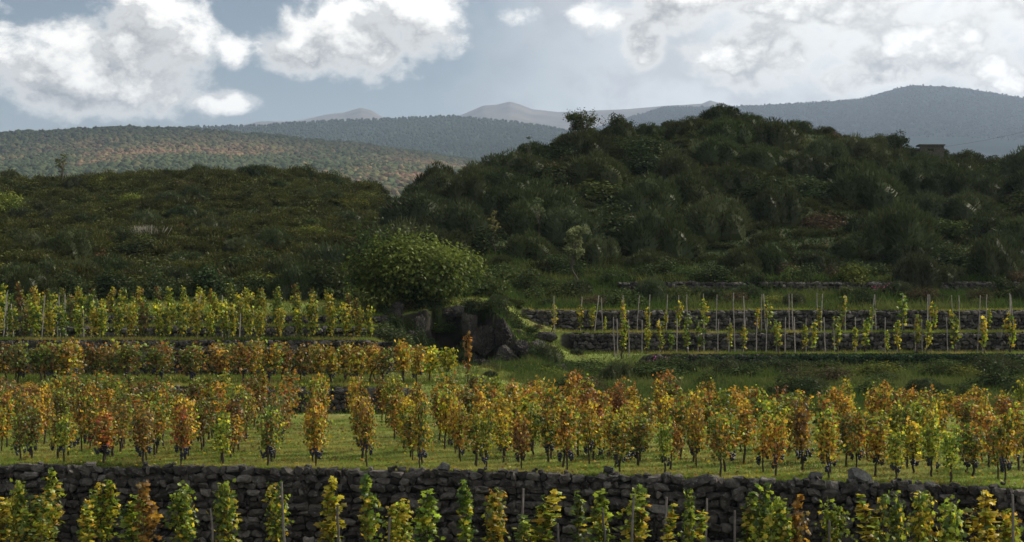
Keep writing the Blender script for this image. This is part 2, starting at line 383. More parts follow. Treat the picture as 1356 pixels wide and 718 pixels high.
tag(crowns('autumn_wood', 'A', 26000, (-60, 700), (1430, 2740), 7.0, autumn, ICO2), 'brown and green autumn woodland on the hill at the left', 'woodland')
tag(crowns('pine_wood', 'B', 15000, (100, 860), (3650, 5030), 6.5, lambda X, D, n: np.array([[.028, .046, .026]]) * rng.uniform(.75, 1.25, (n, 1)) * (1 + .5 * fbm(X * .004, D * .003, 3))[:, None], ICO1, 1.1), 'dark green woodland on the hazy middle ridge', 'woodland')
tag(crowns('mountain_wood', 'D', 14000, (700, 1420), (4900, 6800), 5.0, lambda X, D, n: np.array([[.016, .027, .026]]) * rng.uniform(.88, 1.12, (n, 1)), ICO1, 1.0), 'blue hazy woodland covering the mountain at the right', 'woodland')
# ------------------------------------------------------------------ haze
hz = Geo()
bx = np.array([(-8000, -40, -3.2), (8000, -40, -3.2), (8000, 10300, -3.2), (-8000, 10300, -3.2), (-8000, -40, 1110), (8000, -40, 1110), (8000, 10300, 1110), (-8000, 10300, 1110)])
hz.add(bx, [[0, 3, 2, 1], [4, 5, 6, 7], [0, 1, 5, 4], [1, 2, 6, 5], [2, 3, 7, 6], [3, 0, 4, 7]], (1, 1, 1))
mh = bpy.data.materials.new('haze_air'); mh.use_nodes = True; t = NT(mh.node_tree)
pv = t.n('ShaderNodeVolumePrincipled'); pv.inputs['Color'].default_value = (.60, .76, 1, 1); pv.inputs['Density'].default_value = .000068; pv.inputs['Anisotropy'].default_value = .25
o_ = t.n('ShaderNodeOutputMaterial'); t.l(pv.outputs[0], o_.inputs['Volume'])
tag(link('haze', hz.mesh('haze', mh)), 'thin blue haze lying over the far hills', 'haze', kind='stuff')

# ================================================================== dry stone walls
def stone_template(k):
    v, f = ICO2; r = np.random.default_rng(100 + k)
    p = np.sign(v) * np.abs(v) ** .5
    p = p / np.abs(p).max(0) * .5
    p = p * (1 + .25 * r.normal(0, 1, 3) * p[:, [2, 0, 1]]) + r.normal(0, .05, p.shape)
    for _ in range(3):                       # chip a few corners off
        n = r.normal(0, 1, 3); n /= np.linalg.norm(n); h = p @ n; lim = .42 * r.uniform(.8, 1.0)
        p = p - np.clip(h - lim, 0, None)[:, None] * n
    return p, f
STONES = [stone_template(k) for k in range(8)]
def dry_wall(name, path, zb, zt, hs, ws, label, group=None, tone=.055, thick=.5, seed=1, rag=.06):
    """path: function s -> (x, y); stones laid in rough courses facing the camera, a rubble core behind"""
    r = np.random.default_rng(seed); g = Geo()
    x0, x1, yf = path
    z = 0.; items = []
    # courses
    zb_ = lambda x: zb(x) if callable(zb) else zb + 0 * x
    zt_ = lambda x: zt(x) if callable(zt) else zt + 0 * x
    hmax = float(np.max(zt_(np.linspace(x0, x1, 50)) - zb_(np.linspace(x0, x1, 50))))
    ncourse = max(2, int(hmax / hs)); 
    for k in range(ncourse + 1):
        x = x0 + r.uniform(-ws, 0)
        while x < x1:
            wl = ws * r.uniform(.5, 1.6) * (1.6 if r.random() < .08 else 1); xc = x + wl / 2; x += wl
            b, t_ = zb_(xc), zt_(xc); hh = (t_ - b) / ncourse
            zc = b + hh * (k + .5) + r.normal(0, hh * .10) + hh * .35 * vn(np.array([xc * .8]), np.array([k * 3.1]))[0] - hh * .17
            top = k == ncourse
            if top:
                if r.random() > .42: continue
                zc = t_ + hh * .02
            h2 = hh * r.uniform(.95, 1.5) * (.6 if top else 1)
            items.append((xc, float(yf(xc)) + r.normal(0, .06) + (.12 if top else 0), float(zc), wl * 1.12 * (.7 if top else 1), r.uniform(.26, .40), h2))
            if r.random() < .22: # small chinking stone
                items.append((x + r.normal(0, .02), float(yf(xc)) - .05, float(zc) + hh * .5, ws * .35, .2, hh * .45))
    it = np.array(items); which = r.integers(0, 8, len(it))
    for q in range(8):
        a = it[which == q]
        if len(a) == 0: continue
        tv, tf = STONES[q]; n = len(a); th = r.normal(0, .15, n); tz = r.normal(0, .15, n)
        m = np.zeros((n, 3, 3)); ct, st = np.cos(th), np.sin(th); flip = np.where(r.random(n) < .5, -1, 1)
        m[:, 0, 0] = ct * flip; m[:, 0, 2] = -st; m[:, 2, 0] = st * flip; m[:, 2, 2] = ct; m[:, 1, 1] = flip
        v, f = scatter(tv, tf, a[:, :3], m, a[:, 3:6])
        c = rep(tone * r.lognormal(0, .45, (n, 1)) * np.array([[1.10, 1.0, .88]]), len(tv))
        g.add(v, f, c)
    # rubble core
    xs = np.linspace(x0, x1, 60); yy = yf(xs)
    core = []
    for x, y in zip(xs, yy):
        b, t_ = float(zb_(x)), float(zt_(x)); core += [(x, y + .10, b - .15), (x, y + .10, t_ - .08), (x, y + thick, t_ - .08), (x, y + thick, b - .15)]
    i = np.arange(59)[:, None] * 4; f = []
    for a, b in ((0, 1), (1, 2), (2, 3)):
        f.append(np.concatenate([i + a, i + 4 + a, i + 4 + b, i + b], 1))
    f = np.concatenate(f + [np.array([[0, 1, 2, 3], [236, 239, 238, 237]])])
    g.add(core, f, (tone * .7,) * 3)
    o = link(name, g.mesh(name, M_stone))
    return tag(o, label, 'stone wall', group)
dry_wall('dry_stone_wall', (-17, 16, lambda x: yw(x)), -2.1, .03, .165, .25, 'dark lava dry stone wall across the front of the grassy vineyard', tone=.050, seed=1)
GW = 'terrace walls of dark stone'
wl_lab = ['low dark stone wall between the orange vines and the brown vine block at the left',
          'tall dark stone wall right behind the brown vine block at the left',
          'low dark stone wall lowest but one of the upper left terraces',
          'low dark stone wall at the back of the upper left terraces',
          'short stone wall highest of all at the far left terraces']
for i, (y0, a, b, x0, x1) in enumerate(LW):
    dry_wall('terrace_wall', (-33, x1 + .1, lambda x, y0=y0: y0 + .06 * np.sin(x * .8 + i) + 0 * x), a, b - .06, .17, .28, wl_lab[i], GW, .045, .5, 10 + i)
wr_lab = ['ivy covered lowest stone wall of the right hand terraces', 'dark stone wall behind the lower row of stakes at the right',
          'dark stone wall behind the upper row of stakes at the right', 'overgrown topmost stone wall at the foot of the right hand hill']
for i, (y0, a, b, x0, x1) in enumerate(RW):
    dry_wall('terrace_wall', (x0 - .1, 36, lambda x, y0=y0: y0 + .06 * np.sin(x * .7 + i) + 0 * x), a, b - .06, .17, .26, wr_lab[i], GW, .055, .5, 30 + i)
# loose stones lying on top of the front wall
for px, s, lab in ((588, .30, 'grey pointed stone lying on the wall left of centre'), (807, .26, 'round loose stone on the wall below the middle vines'), (1080, .28, 'dark loose stone on the wall left of the big boulder'),
                   (1140, .46, 'largest pale boulder sitting on top of the front wall')):
    y = 45.; 
    for _ in range(20): y = float(yw((px - CX) / F * y)) + .2
    x = (px - CX) / F * y; tv, tf = STONES[int(px) % 8]; r = np.random.default_rng(px)
    g = Geo(); m = rot_frames(np.array([[.15, .1, 1.]]), np.array([r.uniform(0, 6)])); v, f = scatter(tv, tf, np.zeros((1, 3)), m, np.array([[s * 1.25, s * .9, s * .75]]))
    g.add(v, f, (.11, .11, .10) if s > .4 else (.08, .08, .075))
    tag(link('loose_stone', g.mesh('loose_stone', M_stone), (x, y, .07 + s * .22)), lab, 'stone', 'loose stones on the front wall')

# ================================================================== grass (uncountable)
def blades(n, fx, fy, hgt, wid, colf, name, label, cat='grass', lean=.45, zoff=0, mask=None, seg=1):
    X = fx(n); Y = fy(X)
    if mask is not None: k = mask(X, Y); X, Y = X[k], Y[k]
    n = len(X); Z = H(X, Y) - .01
    h = hgt * rng.lognormal(0, .35, n); wv = wid * rng.uniform(.6, 1.4, n); a = rng.uniform(0, 6.28, n)
    tx, ty = rng.normal(0, lean, n) * h, rng.normal(0, lean, n) * h
    dx, dy = np.cos(a) * wv / 2, np.sin(a) * wv / 2
    v = np.stack([np.c_[X - dx, Y - dy, Z], np.c_[X + dx, Y + dy, Z], np.c_[X + tx, Y + ty, Z + h]], 1).reshape(-1, 3)
    f = np.arange(3 * n).reshape(-1, 3); c = rep(colf(X, Y, n), 3)
    return tag(link(name, make_mesh(name, v, f, c, M_grass)), label, cat, kind='stuff')
def gc(X, Y, n, dry=.25, k=1.0):
    base = np.array([[.135, .185, .032]]); y = np.array([[.27, .23, .07]]); dk = np.array([[.055, .085, .02]])
    t = np.clip(fbm(X * .9, Y * .9, 4) * 1.5 + rng.normal(0, .25, n) + dry, 0, 1)[:, None]
    u = np.clip(fbm(X * .4 + 30, Y * .4, 3) * 2 + rng.normal(0, .2, n), 0, 1)[:, None]
    return 1.55 * k * (base * (1 - t) + y * t) * (1 - u) + dk * u * .9
def fan_y(a, b, ex=1.0): return lambda X: a(X) + (b - a(X)) * rng.random(len(X)) ** ex
blades(230000, lambda n: rng.uniform(-18, 17, n), fan_y(lambda X: yw(X) + .35, 68, 1.5), .055, .022, gc, 'grass', 'short green grass growing under the orange vines')
# lips of the terraces: a fringe of longer dry grass
LX, LY_, LN = [], [], []
for (y0, a, b, x0, x1) in LW + RW[:3]:
    xa, xb = max(x0, -33), min(x1, 33); n = int((xb - xa) * 520)
    LX.append(rng.uniform(xa, xb, n)); LY_.append(y0 + .22 + np.abs(rng.normal(0, .55, n)))
LX, LY_ = np.concatenate(LX), np.concatenate(LY_)
blades(len(LX), lambda n: LX, lambda X: LY_, .11, .03, lambda X, Y, n: gc(X, Y, n, .45, .85), 'terrace_grass', 'pale grass fringe along the edges of the stone terraces')
n_ = 9000; FX = rng.uniform(-17, 16, n_); FY = yw(FX) + .2 + np.abs(rng.normal(0, .12, n_))
blades(n_, lambda n: FX, lambda X: FY, .10, .022, lambda X, Y, n: gc(X, Y, n, .5, .9), 'wall_grass', 'dry grass tufts along the top of the front wall')
# the sloping bank in the middle and the terrace ground
blades(150000, lambda n: rng.uniform(-25, 30, n), lambda X: rng.uniform(69, 106, len(X)), .13, .04, lambda X, Y, n: gc(X, Y, n, .30, .50), 'bank_grass', 'rough grass on the sloping banks between the terraces',
       mask=lambda X, Y: ((X > -9) | (Y < 98)) & ((H(X, Y + .25) - H(X, Y - .25)) < .35))
# rough dark bank to the right, behind the orange vines
def rough(X, Y, n):
    t = np.clip(fbm(X * .35, Y * .35, 4) * 2 + rng.normal(.3, .3, n), 0, 1)[:, None]
    return np.array([[.050, .085, .02]]) * (1 - t) + np.array([[.11, .13, .038]]) * t
blades(110000, lambda n: rng.uniform(-4, 28, n), lambda X: rng.uniform(68, 90, len(X)), .26, .05, rough, 'bank_herbs', 'tall dark grass and herbs on the bank behind the orange vines', cat='herbs',
       mask=lambda X, Y: X + (Y - 68) * .12 > 1.5 + 1.5 * fbm(X, Y, 2))
blades(60000, lambda n: rng.uniform(-3, 36, n), lambda X: rng.uniform(98.6, 112, len(X)), .32, .055, rough, 'terrace_herbs', 'tall dark grass and herbs below the right hand hill', cat='herbs')
# undergrowth of the hills
def ug(X, Y, n):
    t = np.clip(fbm(X * .12 + 5, Y * .12, 4) * 2 + rng.normal(.2, .3, n), 0, 1)[:, None]
    b = (rng.random((n, 1)) < .03)
    c = np.array([[.030, .044, .014]]) * (1 - t) + np.array([[.055, .065, .022]]) * t
    return np.where(b, np.array([[.13, .08, .04]]), c)
n_ = 230000; PXu = rng.uniform(-60, 1420, n_); Du = 99 + (205 - 99) * rng.random(n_) ** .8; XU = (PXu - CX) / F * Du
blades(n_, lambda n: XU, lambda X: Du, .26, .10, ug, 'undergrowth', 'dark low scrub and herbs covering both hills', cat='scrub', lean=.6)

# ================================================================== leaf shapes
def leaf_vine():
    a = np.array([(0, -.35), (.42, -.42), (.36, -.05), (.5, .25), (.22, .28), (0, .62), (-.22, .28), (-.5, .25), (-.36, -.05), (-.42, -.42)])
    z = -.25 * (a[:, 0] ** 2) - .15 * np.abs(a[:, 1]) ** 2
    v = np.r_[[(0, 0, .06)], np.c_[a, z]]; f = np.array([[0, i + 1, (i + 1) % 10 + 1] for i in range(10)])
    return v, f
def leaf_oval(w=.5):
    a = np.array([(0, -.5), (w * .5, -.1), (w * .38, .3), (0, .55), (-w * .38, .3), (-w * .5, -.1)])
    z = .18 * np.abs(a[:, 0]) / w - .12 * a[:, 1] ** 2
    return np.c_[a, z], np.array([[0, 1, 2], [0, 2, 3], [0, 3, 4], [0, 4, 5]])
LV, LO = leaf_vine(), leaf_oval(.55)
def leaves(r, pos, size, nb, col, tmpl=LV, sizevar=.3):
    n = len(pos); nrm = nb + r.normal(0, .75, (n, 3))
    m = rot_frames(nrm, r.uniform(0, 6.28, n)); s = size * r.uniform(1 - sizevar, 1 + sizevar, n)
    v, f = scatter(*tmpl, pos, m, np.c_[s, s, s]); return v, f, rep(col, len(tmpl[0]))
C = dict(green=(.080, .140, .020), lime=(.26, .33, .030), yellow=(.54, .45, .038), gold=(.52, .345, .028), orange=(.45, .235, .030), rust=(.29, .130, .025),
         brown=(.15, .090, .022), tan=(.26, .17, .035), red=(.38, .070, .028), olive=(.135, .150, .028), dark=(.05, .075, .02))
PAL = {'orange': [('orange', 2.8), ('gold', 2.8), ('rust', 1.5), ('tan', 1.2), ('green', 1.3), ('lime', 1.6), ('yellow', 1.4)],
       'golden': [('gold', 3), ('yellow', 3), ('orange', 2), ('lime', 2), ('olive', 1.5), ('green', 1)],
       'green and orange': [('green', 2.5), ('olive', 3), ('orange', 1.7), ('gold', 1.5), ('lime', 1.5), ('rust', 1)],
       'yellow-green': [('lime', 4.5), ('green', 2.2), ('yellow', 1.8), ('gold', .3)],
       'brown': [('brown', 3), ('tan', 2.5), ('rust', 2), ('olive', 2), ('green', 1.2), ('orange', 1)],
       'brown and green': [('olive', 3), ('brown', 2), ('green', 2.4), ('tan', 1), ('rust', 1), ('lime', .7)],
       'scarlet': [('red', 5), ('rust', 2.2), ('tan', 2), ('olive', 1.6), ('orange', 1)],
       'yellow': [('yellow', 3.4), ('lime', 3.2), ('gold', .9), ('green', 1.1)],
       'green': [('green', 4), ('lime', 3), ('yellow', .5)],
       'rusty': [('rust', 3), ('orange', 2), ('brown', 2), ('tan', 1)]}
def palcol(r, pal, n, clump, cls=''):
    names, wts = zip(*PAL[pal]); wts = np.array(wts) / sum(wts); nc = clump.max() + 1
    base = r.choice(len(names), nc, p=wts); own = r.choice(len(names), n, p=wts)
    pick = np.where(r.random(n) < .55, base[clump], own); cc = np.array([C[k] for k in names])
    return cc[pick] * (.76 if cls == 'upper' else .86) * r.lognormal(0, .36, (n, 1))
def vine_arrays(seed, pal, h, zc, rad, nl, ls, shoots=6, sparse=False, cls=''):
    """foliage and wood of one vine; h top of crown, zc its lower edge"""
    r = np.random.default_rng(seed); wood = Geo()
    head = np.array([r.normal(0, .04), r.normal(0, .04), zc * .9])
    zz = np.linspace(-.05, zc * .9, 5); wob = np.cumsum(r.normal(0, .018, (5, 2)), 0); wob -= wob[-1] - head[:2]; wob *= 1
    tube(wood, np.c_[wob, zz], np.linspace(.034, .026, 5) * r.uniform(.85, 1.25), (.055, .042, .032), 6)
    P_, K = [], []
    for s in range(shoots):
        a = r.uniform(0, 6.28); sp_ = rad * r.uniform(.25, .95); top = h * r.uniform(.78, 1.02) if s else h
        mid = head + np.array([math.cos(a) * sp_ * .9, math.sin(a) * sp_ * .9, (top - head[2]) * .45])
        end = np.array([math.cos(a + r.normal(0, .5)) * sp_ * .55, math.sin(a) * sp_ * .55, top])
        t = np.linspace(0, 1, 6)[:, None]; c = head * (1 - t) ** 2 + 2 * mid * t * (1 - t) + end * t ** 2
        tube(wood, c, np.linspace(.012, .004, 6), (.11, .07, .04), 4)
        k = max(3, nl // shoots); tt = r.beta(1.35, 1.15, k)[:, None]
        if s == 0: tt = np.sqrt(tt)
        q = head * (1 - tt) ** 2 + 2 * mid * tt * (1 - tt) + end * tt ** 2
        wdt = rad * (.62 if not sparse else .4) * (1 - .55 * tt)
        q = q + r.normal(0, 1, (k, 3)) * np.c_[wdt * .55, wdt * .55, np.full(k, .05)]
        # some leaves droop below the head
        P_.append(q); K.append(np.full(k, s) * 4 + np.minimum((tt[:, 0] * 4).astype(int), 3))
    P_ = np.concatenate(P_); K = np.concatenate(K); P_[:, 2] = np.maximum(P_[:, 2], zc * .72)
    nb = np.c_[P_[:, 0] * 1.5, P_[:, 1] * 1.5, np.full(len(P_), .35)]
    col = palcol(r, pal, len(P_), K, cls); v, f, c = leaves(r, P_, ls, nb, col)
    return (v, f, c), wood
def grape_geo(seed):
    r = np.random.default_rng(seed); g = Geo(); n = 20
    t = r.random(n) ** .8; rr = .055 * (1 - t * .75); a = r.uniform(0, 6.28, n)
    pos = np.c_[np.cos(a) * rr, np.sin(a) * rr, -t * .16]; m = rot_frames(np.tile([0, 0, 1.], (n, 1)), np.zeros(n))
    v, f = scatter(*ICO1, pos, m, r.uniform(.022, .028, n)[:, None] * np.ones((1, 3)))
    g.add(v, f, (.012, .014, .035)); return g
GRAPES = [grape_geo(k).mesh('grape_cluster', M_grape, True) for k in range(4)]
VK = {}          # (class, palette) -> list of (foliage mesh, wood mesh, arrays)
def vine_kind(cls, pal, k):
    key = (cls, pal, k)
    if key not in VK:
        par = dict(front=(2.15, .45, .46, 470, .115, 8), field=(1.60, .50, .43, 480, .080, 10), block=(1.48, .46, .52, 380, .10, 9),
                   upper=(1.45, .22, .34, 260, .10, 6), sparse=(1.55, .35, .24, 85, .12, 5))[cls]
        h, zc, rad, nl, ls, sh = par
        if cls == 'front' and k >= 3: rad, nl, sh = .27, 240, 5
        if cls == 'front' and k >= 5: rad, nl, sh = .2, 110, 4
        seed = hash_(cls + pal) + k; fo, wo = vine_arrays(seed, pal, h, zc, rad, nl, ls, sh, cls == 'sparse', cls)
        VK[key] = (make_mesh('foliage', *fo, M_leaf), wo.mesh('trunk', M_bark, True), fo, wo.arrays())
    return VK[key]
def hash_(s): return sum(ord(ch) * (i + 1) for i, ch in enumerate(s)) % 9973
def place_vine(cls, pal, k, loc, sc, rot, label, group, grapes=0, r=rng):
    fm, wm, _, _ = vine_kind(cls, pal, k)
    root = bpy.data.objects.new('grapevine', None); COL.objects.link(root); root.empty_display_size = .2
    root.location = loc; root.rotation_euler = (0, 0, rot); root.scale = sc
    tag(root, label, 'grapevine', group)
    link('trunk', wm, parent=root); link('foliage', fm, parent=root)
    for q in range(grapes):
        a = q * 6.28 / max(grapes, 1) + r.uniform(-.6, .6); d_ = r.uniform(.07, .20)
        link('grape_cluster', GRAPES[r.integers(0, 4)], (math.cos(a) * d_, math.sin(a) * d_, r.uniform(.40, .62)), a, r.uniform(.95, 1.4), root)
    return root
PXY = lambda x, y: CX + F * x / y

# ------------------------------------------------------------------ vines of the lowest terrace, in front of the wall
FV = [  # px, top y, palette, shape, width factor
 (4, 655, 'yellow', 0, 1.1), (20, 634, 'yellow-green', 1, .8), (52, 655, 'yellow-green', 2, 1.2), (70, 620, 'yellow-green', 3, 1.3), (112, 662, 'yellow', 3, 1.2), (136, 634, 'yellow', 1, 1.0),
 (177, 652, 'yellow-green', 4, 1.5), (194, 637, 'rusty', 3, 1.2), (243, 640, 'yellow-green', 0, 1.05), (304, 634, 'yellow-green', 1, .95), (365, 637, 'yellow-green', 2, .8), (438, 632, 'yellow', 4, 1.4),
 (493, 627, 'yellow-green', 3, 1.1), (524, 658, 'yellow', 0, .85), (568, 645, 'yellow-green', 4, 1.4), (620, 634, 'green', 3, 1.1), (652, 643, 'yellow', 1, .95), (690, 676, 'green', 5, 1.3), (724, 648, 'yellow', 3, 1.6),
 (763, 643, 'green', 5, 1.4), (798, 645, 'yellow-green', 4, 1.3), (836, 641, 'yellow-green', 3, 1.5), (892, 667, 'yellow', 6, 1.5), (907, 644, 'green', 4, .9), (930, 672, 'yellow-green', 5, 1.1), (990, 650, 'green', 3, 1.3),
 (1010, 637, 'green', 4, 1.1), (1024, 655, 'yellow-green', 1, 1.0), (1056, 652, 'rusty', 4, 1.0), (1046, 680, 'green', 2, .8), (1108, 660, 'yellow-green', 0, .85), (1140, 654, 'yellow', 6, 2.0), (1180, 646, 'green', 1, .85),
 (1217, 647, 'yellow', 2, .9), (1256, 657, 'yellow-green', 0, .95), (1302, 651, 'yellow', 4, 1.6), (1342, 672, 'yellow', 1, 1.0)]
FV.sort()
for i, (px, ty, pal, k, wf) in enumerate(FV):
    dd = 44.0
    for _ in range(12): dd = float(yw((px - CX) / F * dd)) - (1.7 + 1.4 * ((i * 7) % 5) / 4)
    x, y, z = at(px, dd); top = CZ - (ty - HY) * dd / F; s = (top - z) / 2.22
    place_vine('front', pal, k, (x, y, z), (wf * 1.05, wf * 1.05, s), rng.uniform(0, 6.28),
               f'{pal} grapevine {"thin and sparse" if k >= 5 else "slender" if k >= 3 else "bushy"}, {where(i, len(FV))} in the row below the front wall', 'vines below the front wall')
# ------------------------------------------------------------------ stakes
def stake_mesh(seed, h, rad=.042, tn=1.0):
    r = np.random.default_rng(seed); g = Geo(); n = 6; b = r.normal(0, .012, (n, 2)); b[0] = 0
    tube(g, np.c_[b, np.linspace(-.15, h, n)], np.linspace(rad, rad * .82, n), np.array([.30, .27, .24]) * tn * r.uniform(.7, 1.15), 7)
    return g.mesh('wooden_stake', M_wood)
ST = [stake_mesh(k, 2.0) for k in range(5)]; ST2 = [stake_mesh(10 + k, 2.0, .033, .6) for k in range(5)]
FS = [(283, 673, -.05), (378, 638, -.06), (436, 662, 0), (447, 668, 0), (515, 685, 0), (564, 655, 0), (690, 647, .02), (742, 693, -.06), (802, 673, -.05), (837, 655, 0), (876, 658, .07),
      (934, 660, .01), (973, 676, 0), (1098, 690, 0), (1200, 697, -.03), (1341, 655, 0)]
for i, (px, ty, ln) in enumerate(FS):
    dd = 44.0
    for _ in range(12): dd = float(yw((px - CX) / F * dd)) - 2.9 + .5 * (i % 3)
    x, y, z = at(px, dd); top = CZ - (ty - HY) * dd / F
    o = link('wooden_stake', ST2[i % 5], (x, y, z), rng.uniform(0, 6), (1, 1, (top - z) / 2.0)); o.rotation_euler = (rng.normal(0, .01), ln, rng.uniform(-.2, .2))
    tag(o, f'grey wooden stake {"leaning " if abs(ln) > .04 else ""}in front of the wall, {where(i, len(FS))} of its row', 'stake', 'stakes below the front wall')

# ------------------------------------------------------------------ the main field of orange vines
rows = [0.85, 2.1, 3.3, 4.5, 5.8, 7.2, 9.0, 11.0, 13.2, 15.6, 18.0, 20.4]
stuff = Geo(); nfield = 0
RED = [(127, 0), (243, 0)]
for ri, off in enumerate(rows):
    xs = []; u = -19.0
    while u < 22: xs.append(u); u += 1.42 if -6.2 < u < -2.2 else (1.16 if u < 1 else 1.28)
    vis = []
    for u in xs:
        lean = np.interp(u, [-12, -4, 3, 12], [-.10, -.10, -.17, -.12])
        y = float(yw(u)) + off + rng.normal(0, .12); x = u + lean * off * (1 if ri < 5 else 1) + rng.normal(0, .06 if -7 < u < -2 else .12) + (.3 if ri % 2 and u > 1 else 0)
        px = PXY(x, y)
        if px < -25 or px > 1381: continue
        if y > (69.3 if px < 385 else 66.5): continue
        vis.append((x, y, px))
    for i, (x, y, px) in enumerate(vis):
        if rng.random() < .05 and ri > 0: continue
        # corridor of grass left open between two columns of vines, as in the photograph
        q = np.array([.0] * 7, float)
        if px < 380: names = ['brown and green', 'green and orange', 'brown', 'orange', 'yellow-green']; wts = [.36, .30, .14, .12, .08]
        elif px < 620: names = ['orange', 'golden', 'green and orange', 'yellow-green', 'brown']; wts = [.38, .26, .18, .08, .10]
        else: names = ['orange', 'golden', 'green and orange', 'yellow-green', 'rusty', 'brown and green']; wts = [.34, .22, .18, .10, .08, .08]
        pal = names[rng.choice(len(names), p=wts)]
        if ri == 0 and (abs(px - 127) < 29 or abs(px - 243) < 29): pal = 'scarlet'
        if ri == 0 and (abs(px - 75) < 25 or abs(px - 300) < 25 or abs(px - 657) < 25 or abs(px - 723) < 25 or abs(px - 1139) < 28 or abs(px - 1285) < 28 or abs(px - 857) < 25): pal = 'yellow-green'
        hs = rng.uniform(.78, 1.12); ws = rng.uniform(.66, 1.0)
        if px < 385 or px > 620: ws *= 1.13
        if pal == 'yellow-green' and ri == 0: hs *= .86; ws *= .8
        if ri >= 5: hs *= 1.04; ws *= 1.12
        z = float(H(x, y)); k = int(rng.integers(0, 3)); rz = rng.uniform(0, 6.28)
        if ri < 6:
            label = f'{pal} grapevine, {where(i, len(vis))} in the {["front row above", "second row behind", "third row behind", "fourth row behind", "fifth row behind", "sixth row behind"][ri]} the front wall'
            place_vine('field', pal, k, (x, y, z), (ws, ws, hs), rz, label, 'vines of the grassy main field', [4, 3, 3, 2, 1, 0][ri] if rng.random() < .85 else 0); nfield += 1
        else:
            _, _, fo, wo = vine_kind('field', pal, k)
            for (v, f, c) in (fo, wo):
                cs, sn = math.cos(rz), math.sin(rz); vv = v * np.array([ws, ws, hs])
                vv = np.c_[vv[:, 0] * cs - vv[:, 1] * sn + x, vv[:, 0] * sn + vv[:, 1] * cs + y, vv[:, 2] + z]
                stuff.add(vv, f, c)
tag(link('vines_at_the_back', stuff.mesh('vines_at_the_back', M_leaf)), 'mass of orange and green vines at the back of the main field', 'vines', kind='stuff')
print('FIELD', nfield)

# ------------------------------------------------------------------ brown block on the left, second level
for ri, (d0, bx_, n) in enumerate(((72.4, 1.2, 0), (73.9, 1.2, 0), (75.6, 1.25, 0))):
    pts = []
    for u in np.arange(-23, -2.5, 1.12 if ri == 0 else 1.25):
        x = u + rng.normal(0, .1) - .1 * ri; y = d0 + rng.normal(0, .12); px = PXY(x, y)
        if px < -15 or px > 575: continue
        pts.append((x, y, px))
    for i, (x, y, px) in enumerate(pts):
        pal = ['brown', 'brown and green', 'orange', 'green and orange'][rng.choice(4, p=[.35, .40, .10, .15] if px < 330 else [.35, .15, .35, .15])]
        s = rng.uniform(.95, 1.12)
        place_vine('block', pal, int(rng.integers(0, 3)), (x, y, float(H(x, y))), (s * (1.22 if px < 330 else 1.05), s * 1.1, s * 1.05), rng.uniform(0, 6.28),
                   f'{pal} grapevine, {where(i, len(pts))} in the {["front", "middle", "back"][ri]} row of the brown block', 'vines of the brown block', 3 if ri == 0 else 0)
for i, px in enumerate((572, 592)):
    x, y, z = at(px, 74.0)
    place_vine('block', 'yellow', i, (x, y, z), (1.25, 1.0, 1.0), i * 2., f'{["left", "right"][i]} one of two wide yellow-green grapevines in front of the dark cave', 'yellow vines before the cave')
x, y, z = at(620, 73.0); place_vine('sparse', 'rusty', 0, (x, y, z), (1.1, 1.1, 1.35), 1, 'lone thin rusty grapevine right of the cave mouth', None)
# ------------------------------------------------------------------ upper left terraces
UL = [(83.2, 'lower'), (86.7, 'middle'), (90.3, 'upper')]
for ri, (d0, nm) in enumerate(UL):
    pts = []
    for px in list(np.arange(-4, 345, 17.5 if ri < 2 else 20)) + [345, 367, 391, 414, 437, 461, 471, 494][:8 - ri]:
        p = px + rng.normal(0, 2.2) + (0 if px > 340 else ri * 4); x, y, z = at(p, d0 + rng.normal(0, .12)); pts.append((x, y, z, p))
    for i, (x, y, z, p) in enumerate(pts):
        pal = ['yellow', 'yellow-green', 'golden', 'brown and green', 'green'][rng.choice(5, p=[[.35, .45, .05, .08, .07], [.18, .47, .06, .17, .12], [.08, .37, .1, .3, .15]][ri])]
        s = rng.uniform(.88, 1.12) * (1.0 if ri else 1.12)
        place_vine('upper', pal, int(rng.integers(0, 3)), (x, y, z), (s * rng.uniform(.85, 1.1), s * .95, s * 1.02), rng.uniform(0, 6.28),
                   f'{pal} grapevine, {where(i, len(pts))} on the {nm} of the upper left terraces', f'vines of the {nm} left terrace')
def add_stakes(lst, d0, grp, desc, mh=1.9):
    lst = sorted(lst)
    for i, (px, top) in enumerate(lst):
        x, y, z = at(px, d0 + rng.normal(0, .1)); h = CZ - (top - HY) * y / F - z
        o = link('wooden_stake', ST[rng.integers(0, 5)], (x, y, z), 0, (.68, .68, h / 2.0)); ln = rng.normal(0, .045); o.rotation_euler = (rng.normal(0, .02), ln, rng.uniform(0, 1))
        tag(o, f'grey wooden stake, {where(i, len(lst)) if len(lst) <= 40 else i} {desc}', 'stake', grp)
add_stakes([(4, 386), (10, 400), (18, 402), (55, 390), (80, 391), (87, 390), (111, 410), (120, 395), (261, 390), (294, 391), (303, 408), (317, 415), (76, 415)], 85.0, 'stakes of the left terraces', 'among the vines of the upper left terraces')
